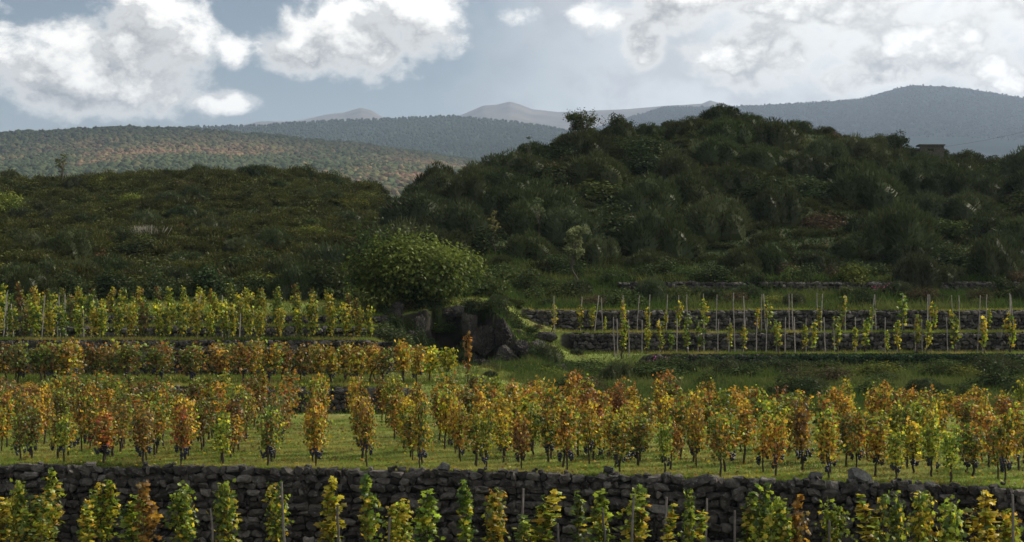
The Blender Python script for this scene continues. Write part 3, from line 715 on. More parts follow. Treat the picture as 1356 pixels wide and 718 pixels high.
# ------------------------------------------------------------------ right terraces: stakes and sparse vines
US = [(734, 392), (768, 393), (787, 391), (798, 394), (825, 391), (843, 391), (859, 390), (882, 390), (899, 391), (911, 390), (933, 389), (948, 390), (986, 392), (1008, 390), (1014, 389), (1045, 389), (1050, 389),
      (1084, 388), (1087, 389), (1119, 391), (1154, 390), (1160, 390), (1195, 391), (1229, 390), (1233, 391), (1264, 391), (1271, 391), (1297, 391), (1306, 390), (1338, 388), (1343, 390)]
LS = [(814, 420), (818, 422), (833, 423), (850, 424), (874, 422), (896, 422), (911, 423), (924, 424), (932, 422), (950, 423), (965, 421), (973, 388), (984, 420), (1001, 422), (1014, 421), (1028, 424), (1039, 420), (1053, 420), (1067, 422),
      (1077, 423), (1093, 420), (1105, 423), (1133, 420), (1146, 421), (1172, 420), (1188, 424), (1212, 421), (1221, 422), (1227, 390), (1255, 420), (1265, 422), (1294, 418), (1301, 422), (1337, 390)]
add_stakes(US, 95.0, 'stakes of the upper right terrace', 'on the upper of the right terraces')
add_stakes(LS, 91.0, 'stakes of the lower right terrace', 'on the lower of the right terraces')
UVv = [(734, .9), (767, .9), (786, .95), (800, .5), (826, 1.0), (858, .8), (882, .7), (899, 1.0), (932, 1.05), (1004, .8), (1018, 1.0), (1085, .8), (1118, 1.15), (1156, .9), (1197, 1.25), (1235, 1.0), (1262, .7), (1310, .8)]
LVv = [(828, 1.1), (856, .9), (873, 1.0), (888, .7), (913, 1.2), (928, 1.2), (966, .9), (987, .9), (1028, 1.1), (1066, .9), (1079, 1.0), (1106, 1.15), (1134, .8), (1149, 1.15), (1175, .7), (1187, 1.0), (1217, 1.15), (1231, 1.0), (1262, 1.3), (1301, 1.15), (1336, 1.3)]
for lst, d0, nm in ((UVv, 94.9, 'upper'), (LVv, 90.9, 'lower')):
    for i, (px, s) in enumerate(lst):
        x, y, z = at(px, d0); pal = ['yellow', 'yellow-green', 'golden', 'green'][rng.choice(4, p=[.42, .43, .05, .10])]
        place_vine('sparse', pal, int(rng.integers(0, 4)), (x, y, z), (1.3 * s, 1.3 * s, s * 1.06), rng.uniform(0, 6.28),
                   f'sparse {pal} grapevine, {where(i, len(lst))} on the {nm} of the right terraces', f'vines of the {nm} right terrace')

# fallen leaves on the grass of the main field
r = np.random.default_rng(41); n_ = 5200; fx = r.uniform(-17, 16, n_); fy = yw(fx) + .4 + 17 * r.random(n_) ** 1.3; fc = np.array([C[k] for k in ('gold', 'rust', 'brown', 'yellow', 'tan')])[r.integers(0, 5, n_)] * r.uniform(.5, 1.1, (n_, 1))
v, f, c = leaves(r, np.c_[fx, fy, H(fx, fy) + r.uniform(.02, .055, n_)], .075, np.tile([0, 0, 2.], (n_, 1)), fc, LV)
tag(link('fallen_leaves', make_mesh('fallen_leaves', v, f, c, M_leaf)), 'yellow and brown fallen leaves scattered on the grass of the main field', 'leaves', kind='stuff')

# ================================================================== rocks
ICO5 = fib_ico(5); ICO4 = fib_ico(4)
def rock_shape(seed, big):
    r = np.random.default_rng(seed); v, f = ICO5 if big else ICO4
    p = v.copy(); off = r.uniform(0, 50)
    cells = r.normal(0, 1, (16, 3)); cells /= np.linalg.norm(cells, axis=1, keepdims=True); lim = r.uniform(.50, .92, 16)
    for cdir, lm in zip(cells, lim):            # broken planes
        h = p @ cdir; p = p - np.clip(h - lm, 0, None)[:, None] * cdir * .92
    n1 = fbm(p[:, 0] * 3 + off, p[:, 1] * 3 + p[:, 2] * 2.3, 5); n2 = fbm(p[:, 0] * 9 + off, p[:, 2] * 9 + p[:, 1] * 7, 4)
    n3 = fbm(p[:, 0] * 19 + off, p[:, 2] * 19 + p[:, 1] * 15, 3)
    return p * (1 + .22 * n1 - .5 * np.abs(n2) + .12 * n3)[:, None], f
def rock(px, d, w_, h_, dp, seed, label, z=None, tone=(.060, .055, .049), group='lava rocks of the outcrop', sink=.15):
    x, y, zz = at(px, d); z = zz if z is None else z
    p, f = rock_shape(seed, w_ > 1.2); g = Geo(); g.add(p * np.array([w_ / 2, dp / 2, h_ / 2]), f, tone)
    o = link('lava_rock', g.mesh('lava_rock', M_rock), (x, y, z + h_ * (.5 - sink)), seed * 1.7 % 6.28 if abs(w_ - dp) < .5 else 0); return tag(o, label, 'rock', group)
# px, py of the centre in the photograph, distance, width, height, depth
for k, (px, py, d, w_, h_, dp, lab) in enumerate((
    (622, 432, 89.2, 1.3, 2.0, 1.0, 'tall narrow lava rock at the right edge of the cave'), (640, 455, 88.6, 1.5, 1.9, 1.2, 'jagged grey lava rock right of the cave'),
    (665, 440, 88.0, 1.6, 1.6, 1.2, 'rounded lava rock with a pale top beside the path'), (668, 472, 87.2, 1.5, 1.2, 1.1, 'lava rock at the foot of the outcrop next to the path'),
    (690, 462, 87.6, 1.0, 1.0, .9, 'small lava rock at the right end of the outcrop'), (645, 486, 86.6, 1.7, .9, 1.1, 'broad low lava rock at the foot of the outcrop'),
    (612, 412, 90.6, 1.1, .8, 1.0, 'pointed rock sticking out of the grassy ledge'), (600, 414, 91.4, 1.6, .9, 1.3, 'dark rock roofing the cave on the right'),
    (575, 418, 91.4, 1.8, .8, 1.3, 'dark rock roofing the cave on the left'), (552, 440, 89.8, 1.4, 1.9, 1.2, 'dark lava rock at the left edge of the cave'),
    (530, 450, 89.2, 1.5, 1.5, 1.1, 'mossy lava rock left of the cave'), (518, 470, 88.2, 1.5, 1.1, 1.0, 'low lava rock below the big tree at the left'),
    (548, 478, 88.4, 1.4, .9, 1.0, 'low dark rock in front of the cave'), (527, 412, 90.5, 1.0, .9, .9, 'pale grey rock just under the big leafy tree'),
    (585, 452, 91.9, 1.9, 2.6, .8, 'black rock face at the back of the cave'), (603, 488, 87.6, 1.0, .6, .8, 'small dark rock on the cave floor'))):
    rock(px, d, w_, h_, dp, 300 + k, lab, z=CZ - (py - HY) * d / F - h_ / 2, sink=0, tone=(.034, .030, .026) if k % 3 else (.055, .050, .043))
qr = np.random.default_rng(17); RB = []
for k in range(30):
    px = qr.uniform(508, 700); d = qr.uniform(86.3, 90.2); RB.append((px, d, qr.uniform(.35, .95)))
RB.sort()
for k, (px, d, w_) in enumerate(RB):
    rock(px, d, w_, w_ * qr.uniform(.6, 1.0), w_ * .8, 400 + k, f'small broken lava rock, {where(k, 30)} scattered along the foot of the outcrop', tone=(.038, .034, .029), group='broken rocks at the foot of the outcrop')
rock(632, 71.5, .8, .62, .6, 9, 'small dark boulder behind the orange vines near the lone thin vine')
rock(722, 93.2, 1.5, .6, .8, 10, 'low heap of stones at the left end of the upper right wall')
rock(712, 90, 1.1, .6, .8, 13, 'rock lying on the grassy slope between rocks and walls')
rock(745, 85, 1.1, .55, .8, 14, 'rock half sunk in the bank right of the path')
x, y, z = hit(1245, 288, 98, 230); rock(1245, y, 1.2, 1.1, .9, 11, 'pale grey boulder showing among bushes on the right hill', tone=(.2, .2, .19), group=None)
x, y, z = hit(345, 318, 98, 230); rock(345, y, 1.3, .6, .9, 15, 'small pale stone heap low on the left hill', tone=(.14, .12, .10), group=None)

# ================================================================== bushes
def broom(seed, n=3800, tone=(.040, .055, .018), hull=True, tw=1.0):
    r = np.random.default_rng(seed); g = Geo()
    # several domed lobes, each a brush of fine upright twigs round a dense heart
    nl = 5; lob = np.array([(0, 0, .36, 1.0)] + [(math.cos(a) * .27, math.sin(a) * .27, r.uniform(.20, .30), r.uniform(.60, .92)) for a in r.uniform(0, 6.28) + np.arange(nl) * 6.28 / nl + r.normal(0, .3, nl)])
    for lx, ly, lr, lh in (lob if hull else []):
        v, f = ICO2; q = v * (1 + r.normal(0, .07, (len(v), 1))) * np.array([lr * .85, lr * .85, lh * .80]) + np.array([lx, ly, 0]); g.add(q, f, np.array(tone) * .8)  # heart darker than its twigs: shade inside the bush put into colour
    L = lob[r.integers(0, nl + 1, n)]; a = r.uniform(0, 6.28, n); cz = r.random(n) ** .8; sz = np.sqrt(1 - cz ** 2)
    dirv = np.c_[np.cos(a) * sz, np.sin(a) * sz, cz]; rad = (r.uniform(.78, .95, n) if hull else r.uniform(.45, .95, n))[:, None]
    base = np.c_[L[:, :2], np.zeros(n)] + dirv * rad * np.c_[L[:, 2], L[:, 2], L[:, 3]]
    up = dirv * .8 + np.array([0, 0, .8]) + r.normal(0, .20, (n, 3)); up /= np.linalg.norm(up, axis=1, keepdims=True)
    ln = r.uniform(.05, .14, n)[:, None] * (1 + .6 * (tw > 1)); sd = np.cross(up, r.normal(0, 1, (n, 3))); sd /= np.linalg.norm(sd, axis=1, keepdims=True)
    wd = r.uniform(.006, .013, n)[:, None] * tw
    v = np.stack([base - sd * wd, base + sd * wd, base + up * ln], 1).reshape(-1, 3)
    br = r.random(n) < .03
    c = np.array(tone) * r.uniform(.75, 1.25, (n, 1)); c = np.where(br[:, None], np.array([[.09, .07, .035]]) * r.uniform(.6, 1.2, (n, 1)), c)
    g.add(v, np.arange(3 * n).reshape(-1, 3), rep(c, 3))
    return g
def leafy(seed, n=1500, tone=(.055, .085, .020), ls=.075, alt=(.11, .13, .03), tmpl=LO, flat_=1.0):
    r = np.random.default_rng(seed); g = Geo(); k = 14
    cen = r.normal(0, 1, (k, 3)); cen /= np.linalg.norm(cen, axis=1, keepdims=True); cen[:, 2] = np.abs(cen[:, 2]); cen *= r.uniform(.25, .75, (k, 1)) * np.array([.5, .5, .85])
    K = r.integers(0, k, n); d_ = r.normal(0, 1, (n, 3)); d_ /= np.linalg.norm(d_, axis=1, keepdims=True)
    P_ = cen[K] + d_ * r.uniform(.10, .26, (n, 1)) ; P_[:, 2] = np.abs(P_[:, 2] + .02)
    t = (r.random(k) ** 2)[K][:, None]; c = (np.array(tone) * (1 - t) + np.array(alt) * t) * r.uniform(.65, 1.35, (n, 1))
    v, f, c = leaves(r, P_, ls, d_ + np.array([0, 0, .5]), c, tmpl); g.add(v, f, c); return g
BM = {'broom': [broom(k).mesh('broom_bush', M_bush) for k in range(4)],
      'pale broom': [broom(20 + k, 3800, (.052, .066, .026)).mesh('broom_bush', M_bush) for k in range(2)],
      'leafy': [leafy(40 + k, 2200, (.045, .066, .018), .062, (.075, .095, .025)).mesh('leafy_bush', M_bush) for k in range(3)],
      'dark': [leafy(50 + k, 2400, (.035, .055, .018), .058, (.048, .062, .02)).mesh('dark_bush', M_bush) for k in range(3)],
      'yellowish': [leafy(60 + k, 2200, (.10, .13, .025), .058, (.19, .20, .035)).mesh('yellowish_bush', M_bush) for k in range(2)],
      'brownish': [leafy(70 + k, 1100, (.075, .055, .030), .06, (.11, .085, .045)).mesh('dry_bush', M_bush) for k in range(2)]}
NM = {'broom': ('broom_bush', 'dark green broom bush'), 'pale broom': ('broom_bush', 'soft grey-green bush'), 'leafy': ('leafy_bush', 'leafy green bush'),
      'dark': ('dark_bush', 'very dark bush'), 'yellowish': ('yellowish_bush', 'yellowish bush'), 'brownish': ('dry_bush', 'dry brown bush')}
LABS = {}
def bush(kind, x, y, w_, h_, label, group, z=None):
    n_, _ = NM[kind]; me = BM[kind][rng.integers(0, len(BM[kind]))]
    z = float(H(x, y)) if z is None else z
    o = link(n_, me, (x, y, z - .08 * h_), rng.uniform(0, 6.28), (w_ / 1.05, w_ / 1.05 * rng.uniform(.85, 1.1), h_))
    return tag(o, label, 'bush', group)
def band(side, d0, pxa, pxb, step, wr, hr, kinds, wts, phrase, skip=None, jd=2.0):
    pts = []; px = pxa + rng.uniform(0, step)
    while px < pxb:
        dd = d0(px) if callable(d0) else d0; dd = dd + rng.uniform(-jd, jd); x = (px - CX) / F * dd
        z = float(H(x, dd)); 
        ww = rng.uniform(*wr); pts.append((px, x, dd, ww)); px += step * (ww / np.mean(wr)) * rng.uniform(.75, 1.2)
    for i, (px, x, dd, ww) in enumerate(pts):
        k = kinds[rng.choice(len(kinds), p=wts)]
        bush(k, x, dd, ww, ww * rng.uniform(*hr), f'{NM[k][1]}, {where(i, len(pts))} {phrase}', f'bushes {phrase}')
rd = lambda px: float(np.interp(px, RC_X, RD_Y)); rf = lambda px: float(np.interp(px, [300, 450, 640, 760], [97, 99, 104, 108.5]))
kb, wb = ['broom', 'pale broom', 'dark', 'leafy', 'brownish'], [.52, .25, .13, .09, .01]
for fr, step, wr, ph in ((1.0, 46, (2.6, 4.2), 'along the crest of the right hill'), (.80, 60, (3.6, 5.6), 'just under the right hill crest'), (.60, 68, (3.8, 6.0), 'on the upper slope of the right hill'),
                         (.42, 72, (3.8, 6.2), 'on the middle slope of the right hill'), (.26, 76, (3.6, 6.0), 'on the lower slope of the right hill'), (.11, 74, (2.6, 4.2), 'low on the right hill')):
    band('R', lambda px: rf(px) + (rd(px) - rf(px)) * fr, 480 + fr * 75, 1400, step * .80, wr, (.32, .46) if fr == 1.0 else (.42, .60), kb, wb, ph, jd=3.0)
band('R', lambda px: rf(px) + 1.2, 640, 1400, 66, (2.2, 3.6), (.5, .8), ['dark', 'leafy', 'broom', 'brownish'], [.45, .25, .2, .1], 'at the foot of the right hill', jd=1.0)
ll, wl_ = ['broom', 'dark', 'leafy', 'yellowish', 'brownish', 'pale broom'], [.30, .18, .20, .13, .02, .17]
for dd, step, wr, ph, xb in ((196, 34, (2.2, 3.6), 'along the crest of the left hill', 512), (180, 36, (2.4, 3.6), 'just under the left hill crest', 505), (163, 40, (2.4, 3.8), 'on the upper slope of the left hill', 495),
                         (147, 44, (2.6, 4.0), 'on the middle slope of the left hill', 480), (132, 50, (2.6, 4.4), 'on the lower slope of the left hill', 465), (119, 56, (3.0, 4.6), 'low on the left hill', 455), (109, 58, (3.0, 4.4), 'near the foot of the left hill', 460)):
    band('L', dd, -40, xb, step, wr, (.34, .55), ll, wl_, ph, jd=5.5)
band('L', 99.5, -30, 470, 56, (2.8, 4.0), (.62, .9), ['dark', 'broom', 'leafy'], [.6, .25, .15], 'in the dark hedge behind the left terraces', jd=.8)
# low scrub filling the gaps between the bushes
r = np.random.default_rng(99); lowv, lowf, lowc = [], [], []
proto = [broom(200 + k, 750, (.037, .047, .014), False, 2.4).arrays() for k in range(3)] + [leafy(210 + k, 300, (.038, .055, .016), .13, (.072, .082, .024)).arrays() for k in range(3)] + [leafy(220, 260, (.085, .065, .036), .12, (.11, .085, .045)).arrays()]
pxs = r.uniform(-60, 1420, 5200); dd = 100 + 98 * r.random(5200) ** .85; xx = (pxs - CX) / F * dd; zz = H(xx, dd); kk = r.choice(7, 5200, p=[.21, .21, .21, .12, .12, .115, .015])
ss = np.where(pxs < 500, r.uniform(.9, 2.4, 5200), r.uniform(.7, 1.6, 5200)); hh = ss * r.uniform(.35, .6, 5200); aa = r.uniform(0, 6.28, 5200); SG = Geo()
for q in range(7):
    m_ = np.nonzero((kk == q) & ((pxs < 640) | (dd > 109)))[0]; v, f, c = proto[q]
    ca, sa, z0_, o1 = np.cos(aa[m_]), np.sin(aa[m_]), np.zeros(len(m_)), np.ones(len(m_))
    mats = np.stack([np.stack([ca, -sa, z0_], 1), np.stack([sa, ca, z0_], 1), np.stack([z0_, z0_, o1], 1)], 1)
    V_, F_ = scatter(v, f, np.c_[xx[m_], dd[m_], zz[m_] - .05], mats, np.c_[ss[m_], ss[m_], hh[m_]])
    lf = (pxs[m_] < 500)[:, None]; tint = np.where(lf, np.array([[1.35, 1.22, .95]]), np.array([[.92, .92, .9]])) * r.uniform(.65, 1.35, (len(m_), 1))
    SG.add(V_, F_, np.tile(c, (len(m_), 1)) * rep(tint, len(v)))
tag(link('low_scrub', SG.mesh('low_scrub', M_bush)), 'low dark scrub filling the gaps between the bushes of both hills', 'scrub', kind='stuff')
# singled out bushes and plants
def one(kind, px, py, w_, h_, label, d=None):
    x, y, z = hit(px, py, 98, 230) if d is None else at(px, d)
    bush(kind, x, y, w_, h_, label, None)
for px, pt, ww, lab in ((1206, 201, 2.4, 'dark bush just left of the stone ruin'), (1230, 204, 2.6, 'dark bush in front of the stone ruin'), (1262, 205, 2.6, 'dark bush just right of the stone ruin')):
    x, y, z = at(px, 152); bush('dark', x, y, ww, CZ + (HY - pt) * y / F - z + .1, lab, None)
one('broom', 868, 335, 5.4, 3.6, 'very large domed broom bush in the middle of the right hill')
one('broom', 1195, 330, 6.0, 3.8, 'very large dark broom bush at the right above the terraces')
one('pale broom', 1320, 372, 4.2, 3.0, 'large rounded bush at the right edge above the terraces')
one('broom', 578, 232, 3.6, 2.6, 'dark broom bush at the left shoulder of the right hill')
one('dark', 410, 236, 2.9, 2.3, 'round black-green bush on the left hill crest, left of a pair', 190)
one('dark', 443, 240, 2.8, 1.9, 'round black-green bush on the left hill crest, right of a pair', 188)
one('dark', 345, 232, 3.2, 2.0, 'dark bush on the highest point of the left hill', 192)
one('yellowish', 2, 250, 4.0, 3.4, 'yellowish bush at the left edge of the left hill', 160)
one('yellowish', 192, 325, 2.6, 1.6, 'bright yellowish bush in the middle of the left hill')
one('leafy', 640, 395, 3.4, 3.0, 'dense dark bush close to the right of the big leafy tree', 98)
one('dark', 700, 385, 3.0, 2.4, 'dark low bush between the big tree and the sapling', 104)
one('leafy', 1125, 392, 1.9, 1.5, 'fresh green grassy bush on the top right terrace', 103.5)
one('leafy', 870, 500, 2.6, 1.5, 'fresh green bush on the bank behind the orange vines', 86)
one('leafy', 800, 495, 2.9, 1.1, 'low olive bush on the bank left of the fresh green one', 86)
one('dark', 940, 512, 2.2, .9, 'dark low bush on the bank right of centre', 80)
one('leafy', 1330, 500, 2.4, .9, 'green low bush on the bank at the right edge', 84)
one('dark', 1010, 392, 2.4, 1.4, 'dark overgrown bush on the topmost right wall', 106.3)
one('dark', 556, 446, 2.2, 1.9, 'dark bush hanging over the left edge of the cave', 88.9)
one('dark', 609, 452, 1.5, 1.7, 'dark bush growing at the right edge of the cave', 88.6)
one('leafy', 584, 420, 2.4, 1.0, 'dark green growth over the roof of the cave', 91.3)
one('dark', 572, 486, 1.7, .9, 'dark low bush on the floor before the cave', 87.6)
one('dark', 660, 425, 2.0, 1.2, 'dark bush growing over the rocks above the cave', 92)
one('dark', 520, 470, 2.6, 1.6, 'dark bush at the right end of the tall left wall', 83.5)
one('dark', 560, 415, 3.0, 1.6, 'dark bush in the shade under the big leafy tree', 92)
def weeds(n, pxr, dr, wr, hr, phrase, kinds=('leafy', 'dark', 'pale broom', 'brownish', 'yellowish'), wts=(.35, .22, .22, .12, .09), cond=None):
    pts = []
    while len(pts) < n:
        px = rng.uniform(*pxr); dd = rng.uniform(*dr)
        if cond is None or cond(px, dd): pts.append((px, dd))
    pts.sort()
    for i, (px, dd) in enumerate(pts):
        k = kinds[rng.choice(len(kinds), p=wts)]; w1 = rng.uniform(*wr)
        nmk = {'leafy': 'leafy green herb clump', 'dark': 'dark herb clump', 'pale broom': 'grey-green grassy tuft', 'brownish': 'dry brown weed clump', 'yellowish': 'yellowish weed clump', 'broom': 'dark grassy tuft'}[k]
        bush(k, (px - CX) / F * dd, dd, w1, w1 * rng.uniform(*hr), f'{nmk}, {where(i, n)} {phrase}', 'weeds ' + phrase)
weeds(38, (690, 1400), (74, 89), (1.2, 3.0), (.40, .65), 'on the bank behind the orange vines')
weeds(38, (700, 1400), (100.5, 105), (1.2, 2.8), (.40, .65), 'on the top right terrace')
weeds(24, (700, 1400), (106.3, 108.5), (1.8, 3.2), (.5, .75), 'along the topmost right wall')
weeds(40, (505, 705), (86, 92.5), (.7, 1.7), (.45, .8), 'among the rocks of the outcrop', ('dark', 'leafy', 'broom', 'brownish'), (.5, .2, .2, .1), cond=lambda px, dd: not (565 < px < 612 and dd < 90.5))
weeds(26, (640, 790), (76, 97), (.5, 1.5), (.3, .55), 'on the grassy slope in the middle')
weeds(24, (840, 1400), (86.5, 89.2), (1.4, 2.8), (.32, .5), 'right under the ivy covered wall', ('dark', 'leafy', 'broom'), (.5, .3, .2))
weeds(26, (655, 830), (86, 99), (.5, 1.3), (.3, .55), 'on the slope left of the right terraces', ('dark', 'leafy', 'pale broom', 'brownish'), (.35, .3, .2, .15), cond=lambda px, dd: px < 700 or dd < 89)
# ivy over the lowest right wall
r = np.random.default_rng(77); n_ = 5200
xi = np.concatenate([r.uniform(13.5, 25, 3600), r.uniform(8, 27, 1600)]); zi = 1.72 - np.abs(r.normal(0, .42, n_)); yi = 89.85 - r.random(n_) * .25 * (1 + .5 * np.sin(xi * 2)) ; top = zi > 1.66; yi[top] += r.random(top.sum()) * .5
v, f, c = leaves(r, np.c_[xi, yi, zi], .10, np.tile([0, -1, .5], (n_, 1)), np.array([[.022, .045, .016]]) * r.uniform(.6, 1.7, (n_, 1)), LV)
tag(link('ivy', make_mesh('ivy', v, f, c, M_tree)), 'dark ivy hanging over the lowest right terrace wall', 'ivy', kind='stuff')

# ================================================================== trees
def limb_tree(name, label, loc, height, cr, cz, seed, nleaf, ls, tone, alt, trunk_r, n1=6, n2=5, tmpl=LO, clump=.5, cat='tree', oblate=.8, group=None, bias=0., fill=1.0):
    """trunk, limbs and branchlets; leaves sit in clumps round the branch ends. cr crown radius, cz height of crown centre"""
    r = np.random.default_rng(seed); wood = Geo(); ends = []
    cz_ = cz; fork = cz * .42
    pts = np.array([(0, 0, -.2), (r.normal(0, .05), r.normal(0, .05), fork * .5), (r.normal(0, .1), r.normal(0, .1), fork)])
    tube(wood, pts, [trunk_r * 1.25, trunk_r, trunk_r * .85], (.09, .075, .06), 8)
    for i in range(n1):
        a = i * 6.283 / n1 + r.normal(0, .3); el_ = r.uniform(.1, 1.35) if i else 1.5
        tip = np.array([math.cos(a) * math.cos(el_) * cr * .72, math.sin(a) * math.cos(el_) * cr * .72, cz_ + (height - cz_) * math.sin(el_) * .72 - .1 * cr])
        mid = (pts[-1] + tip) / 2 + r.normal(0, .08 * cr, 3) + np.array([0, 0, .08 * cr])
        t = np.linspace(0, 1, 6)[:, None]; c_ = pts[-1] * (1 - t) ** 2 + 2 * mid * t * (1 - t) + tip * t ** 2
        tube(wood, c_, np.linspace(trunk_r * .55, trunk_r * .16, 6), (.09, .075, .06), 6)
        for j in range(n2):
            b = c_[r.integers(2, 6)]; d_ = r.normal(0, 1, 3); d_[2] = abs(d_[2]) * .6 - bias; d_ /= np.linalg.norm(d_)
            e = b + d_ * cr * r.uniform(.22, .45); tube(wood, [b, (b + e) / 2 + r.normal(0, .03 * cr, 3), e], [trunk_r * .18, trunk_r * .12, trunk_r * .05], (.09, .075, .06), 4)
            ends.append(e)
        ends.append(tip)
    E = np.array(ends); K = r.integers(0, len(E), nleaf); d_ = r.normal(0, 1, (nleaf, 3)); d_ /= np.linalg.norm(d_, axis=1, keepdims=True)
    P_ = E[K] + d_ * (r.random((nleaf, 1)) ** .5) * cr * clump * np.array([.5, .5, .5 * oblate]) * r.uniform(.6, 1.2, len(E))[K][:, None]
    tcl = r.random(len(E))[K][:, None]; c = (np.array(tone) * (1 - tcl) + np.array(alt) * tcl) * r.uniform(.65, 1.35, (nleaf, 1))
    v, f, c = leaves(r, P_, ls, d_ * .6 + np.array([0, 0, .9]), c, tmpl)
    root = bpy.data.objects.new(name, None); COL.objects.link(root); root.location = loc; tag(root, label, cat, group)
    link('trunk', wood.mesh('trunk', M_bark, True), parent=root)
    link('crown', make_mesh('crown', v, f, c, M_tree), parent=root); return root
x, y, z = at(554, 93.5)
limb_tree('fig_tree', 'big rounded green leafy tree standing over the cave', (x, y, z - .3), CZ + 92 * 93 / F - z - .55, 3.95, 2.1, 5, 34000, .155, (.034, .056, .014), (.14, .17, .03), .22, 14, 9, LV, .70, oblate=.9, bias=.25)
x, y, z = at(763, 106.5); limb_tree('young_tree', 'slender grey-green young tree between the big tree and the right terraces', (x, y, z), 4.0, 1.0, 2.4, 6, 2600, .14, (.12, .15, .06), (.20, .23, .10), .05, 7, 4, LO, .6)
x, y, z = at(772, 150); limb_tree('hilltop_tree', 'dark small tree standing highest on the left part of the right hill crest', (x, y, z - .3), 3.4, 2.1, 2.0, 8, 2200, .17, (.035, .05, .016), (.06, .075, .025), .10, 8, 5, LO, .6)
x, y, z = at(822, 156); limb_tree('hilltop_tree', 'lower dark small tree just right of the highest hill tree', (x, y, z - .3), 2.4, 1.7, 1.5, 9, 1200, .16, (.035, .05, .016), (.06, .075, .025), .09, 7, 5, LO, .6)
x, y, z = at(84, 186); limb_tree('slim_tree', 'thin see-through tree rising above the left hill crest', (x, y, z - .2), 3.9, .95, 2.4, 10, 420, .15, (.07, .085, .03), (.12, .13, .045), .06, 7, 4, LO, .45)
x, y, z = at(700, 142); limb_tree('slim_tree', 'tiny thin tree on the crest between cones and hilltop tree', (x, y, z - .2), 2.8, .45, 1.9, 11, 160, .13, (.04, .055, .02), (.07, .08, .03), .04, 5, 3, LO, .5)
x, y, z = at(1189, 160); limb_tree('dark_pine', 'small dark pine on the crest left of the stone ruin', (x, y, z - .4), 2.5, 1.5, 1.5, 12, 1500, .16, (.022, .038, .016), (.04, .055, .02), .09, 7, 5, LO, .55)
x, y, z = at(712, 118); limb_tree('young_tree', 'small pale young tree half way up the slope', (x, y, z), 2.8, .6, 1.6, 13, 260, .13, (.08, .11, .045), (.14, .17, .07), .04, 6, 3, LO, .5)
x, y, z = at(655, 112); limb_tree('young_tree', 'small yellowish young tree on the slope above the big tree', (x, y, z), 3.0, .55, 1.8, 14, 260, .13, (.13, .13, .04), (.20, .18, .06), .04, 6, 3, LO, .5)
# pale feathery grass clump on the left hill
x, y, z = hit(190, 322, 98, 230); r = np.random.default_rng(5); g = Geo(); n_ = 220
b = np.c_[r.normal(0, .5, n_), r.normal(0, .3, n_), np.zeros(n_)]; u = np.c_[r.normal(0, .35, n_), r.normal(0, .35, n_), r.uniform(.8, 1.4, n_)]; sdv = np.c_[r.normal(0, .03, (n_, 2)), np.zeros(n_)]
g.add(np.stack([b - sdv, b + u * .8 - sdv * 2, b + u], 1).reshape(-1, 3), np.arange(3 * n_).reshape(-1, 3), rep(np.array([[.22, .21, .16]]) * r.uniform(.5, 1.2, (n_, 1)), 3))
tag(link('feather_grass', g.mesh('feather_grass', M_bush), (x, y, z)), 'pale feathery grass clump in the middle of the left hill', 'grass clump')
# pink flowers
for px, py, dd, lab in ((1166, 391, 104, 'pink flowering plant on the top right terrace'), (875, 483, 89, 'tiny pink flowering plant below the lower right terrace')):
    x, y, z = at(px, dd); r = np.random.default_rng(px); root = bpy.data.objects.new('flowering_plant', None); COL.objects.link(root); root.location = (x, y, z); tag(root, lab, 'flowers')
    P_ = r.normal(0, 1, (160, 3)) * [.25, .2, .16] + [0, 0, .35]; v, f, c = leaves(r, P_, .10, np.tile([0, 0, 1.], (160, 1)), np.array([[.05, .08, .025]]) * r.uniform(.7, 1.3, (160, 1)), LO); link('leaves', make_mesh('leaves', v, f, c, M_bush), parent=root)
    P_ = r.normal(0, 1, (34, 3)) * [.32, .2, .10] + [0, -.05, .58]; v, f, c = leaves(r, P_, .075, np.tile([0, -1., .5], (34, 1)), np.array([[.50, .10, .28]]) * r.uniform(.6, 1.2, (34, 1)), LO); link('flowers', make_mesh('flowers', v, f, c, M_bush), parent=root)
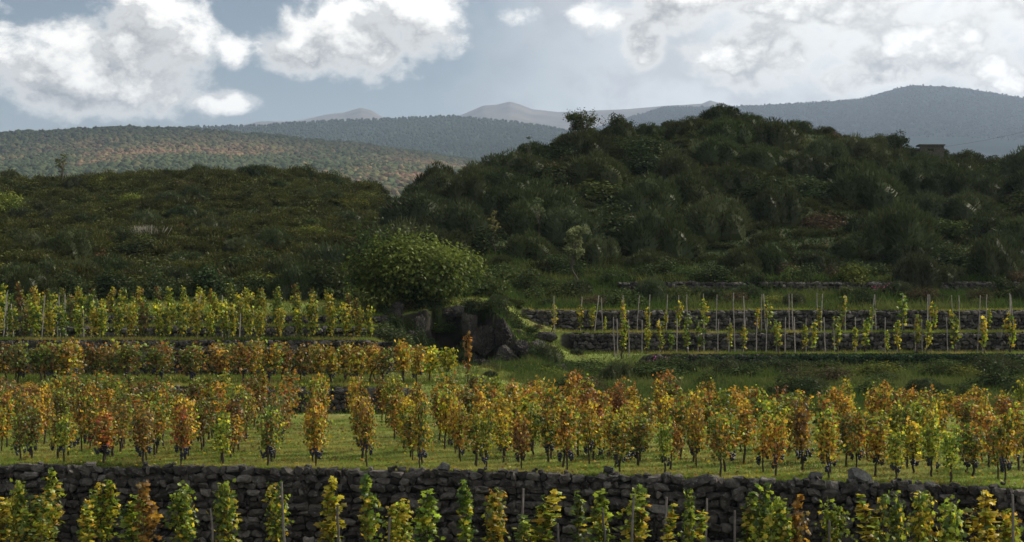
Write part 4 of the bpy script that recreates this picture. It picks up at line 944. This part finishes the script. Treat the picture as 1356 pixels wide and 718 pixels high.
# the ruined hut on the crest
x, y, z = at(1234, 158); root = bpy.data.objects.new('stone_hut', None); COL.objects.link(root); root.location = (x, y, z); tag(root, 'small ruined stone hut on the crest at the right', 'hut')
zt = CZ + (HY - 193) * y / F - z
def box(g, a, b, c):
    (x0, y0, z0), (x1, y1, z1) = a, b
    g.add([(x0, y0, z0), (x1, y0, z0), (x1, y1, z0), (x0, y1, z0), (x0, y0, z1), (x1, y0, z1), (x1, y1, z1), (x0, y1, z1)], [[0, 3, 2, 1], [4, 5, 6, 7], [0, 1, 5, 4], [1, 2, 6, 5], [2, 3, 7, 6], [3, 0, 4, 7]], c)
g = Geo(); box(g, (-1.0, 0, -.5), (-.35, .35, zt), (.075, .068, .056)); box(g, (.15, 0, -.5), (1.05, .35, zt), (.075, .068, .056)); box(g, (-.35, .003, -.5), (.15, .347, zt - .55), (.075, .068, .056)); box(g, (-.35, .003, zt - .22), (.15, .347, zt - .003), (.075, .068, .056))
box(g, (-1.0, .35, -.5), (-.7, 2.4, zt - .2), (.075, .068, .056)); box(g, (.75, .35, -.5), (1.05, 2.4, zt - .1), (.075, .068, .056)); box(g, (-.7, 2.1, -.5), (.75, 2.4, zt - .3), (.15, .12, .10))
link('wall', g.mesh('wall', M_stone), parent=root)
g = Geo(); box(g, (-1.12, -.12, zt + .003), (1.15, 1.3, zt + .12), (.085, .075, .062)); link('roof_slab', g.mesh('roof_slab', M_stone), parent=root)
# far power line
g = Geo(); s_ = np.linspace(0, 1, 20); A = np.array([(1180 - CX) / F * 900, 900, CZ + (HY - 200) * 900 / F]); B = np.array([(1420 - CX) / F * 700, 700, CZ + (HY - 158) * 700 / F])
pts = A * (1 - s_)[:, None] + B * s_[:, None]; pts[:, 2] -= 10 * s_ * (1 - s_); tube(g, pts, np.full(20, .04), (.05, .05, .05), 4)
tag(link('power_cable', g.mesh('power_cable', M_bark)), 'thin dark cable crossing in front of the blue mountain at the right', 'cable')
print('OBJ', len(bpy.data.objects), 'VINES', sum(o.name.startswith('grapevine') for o in bpy.data.objects))
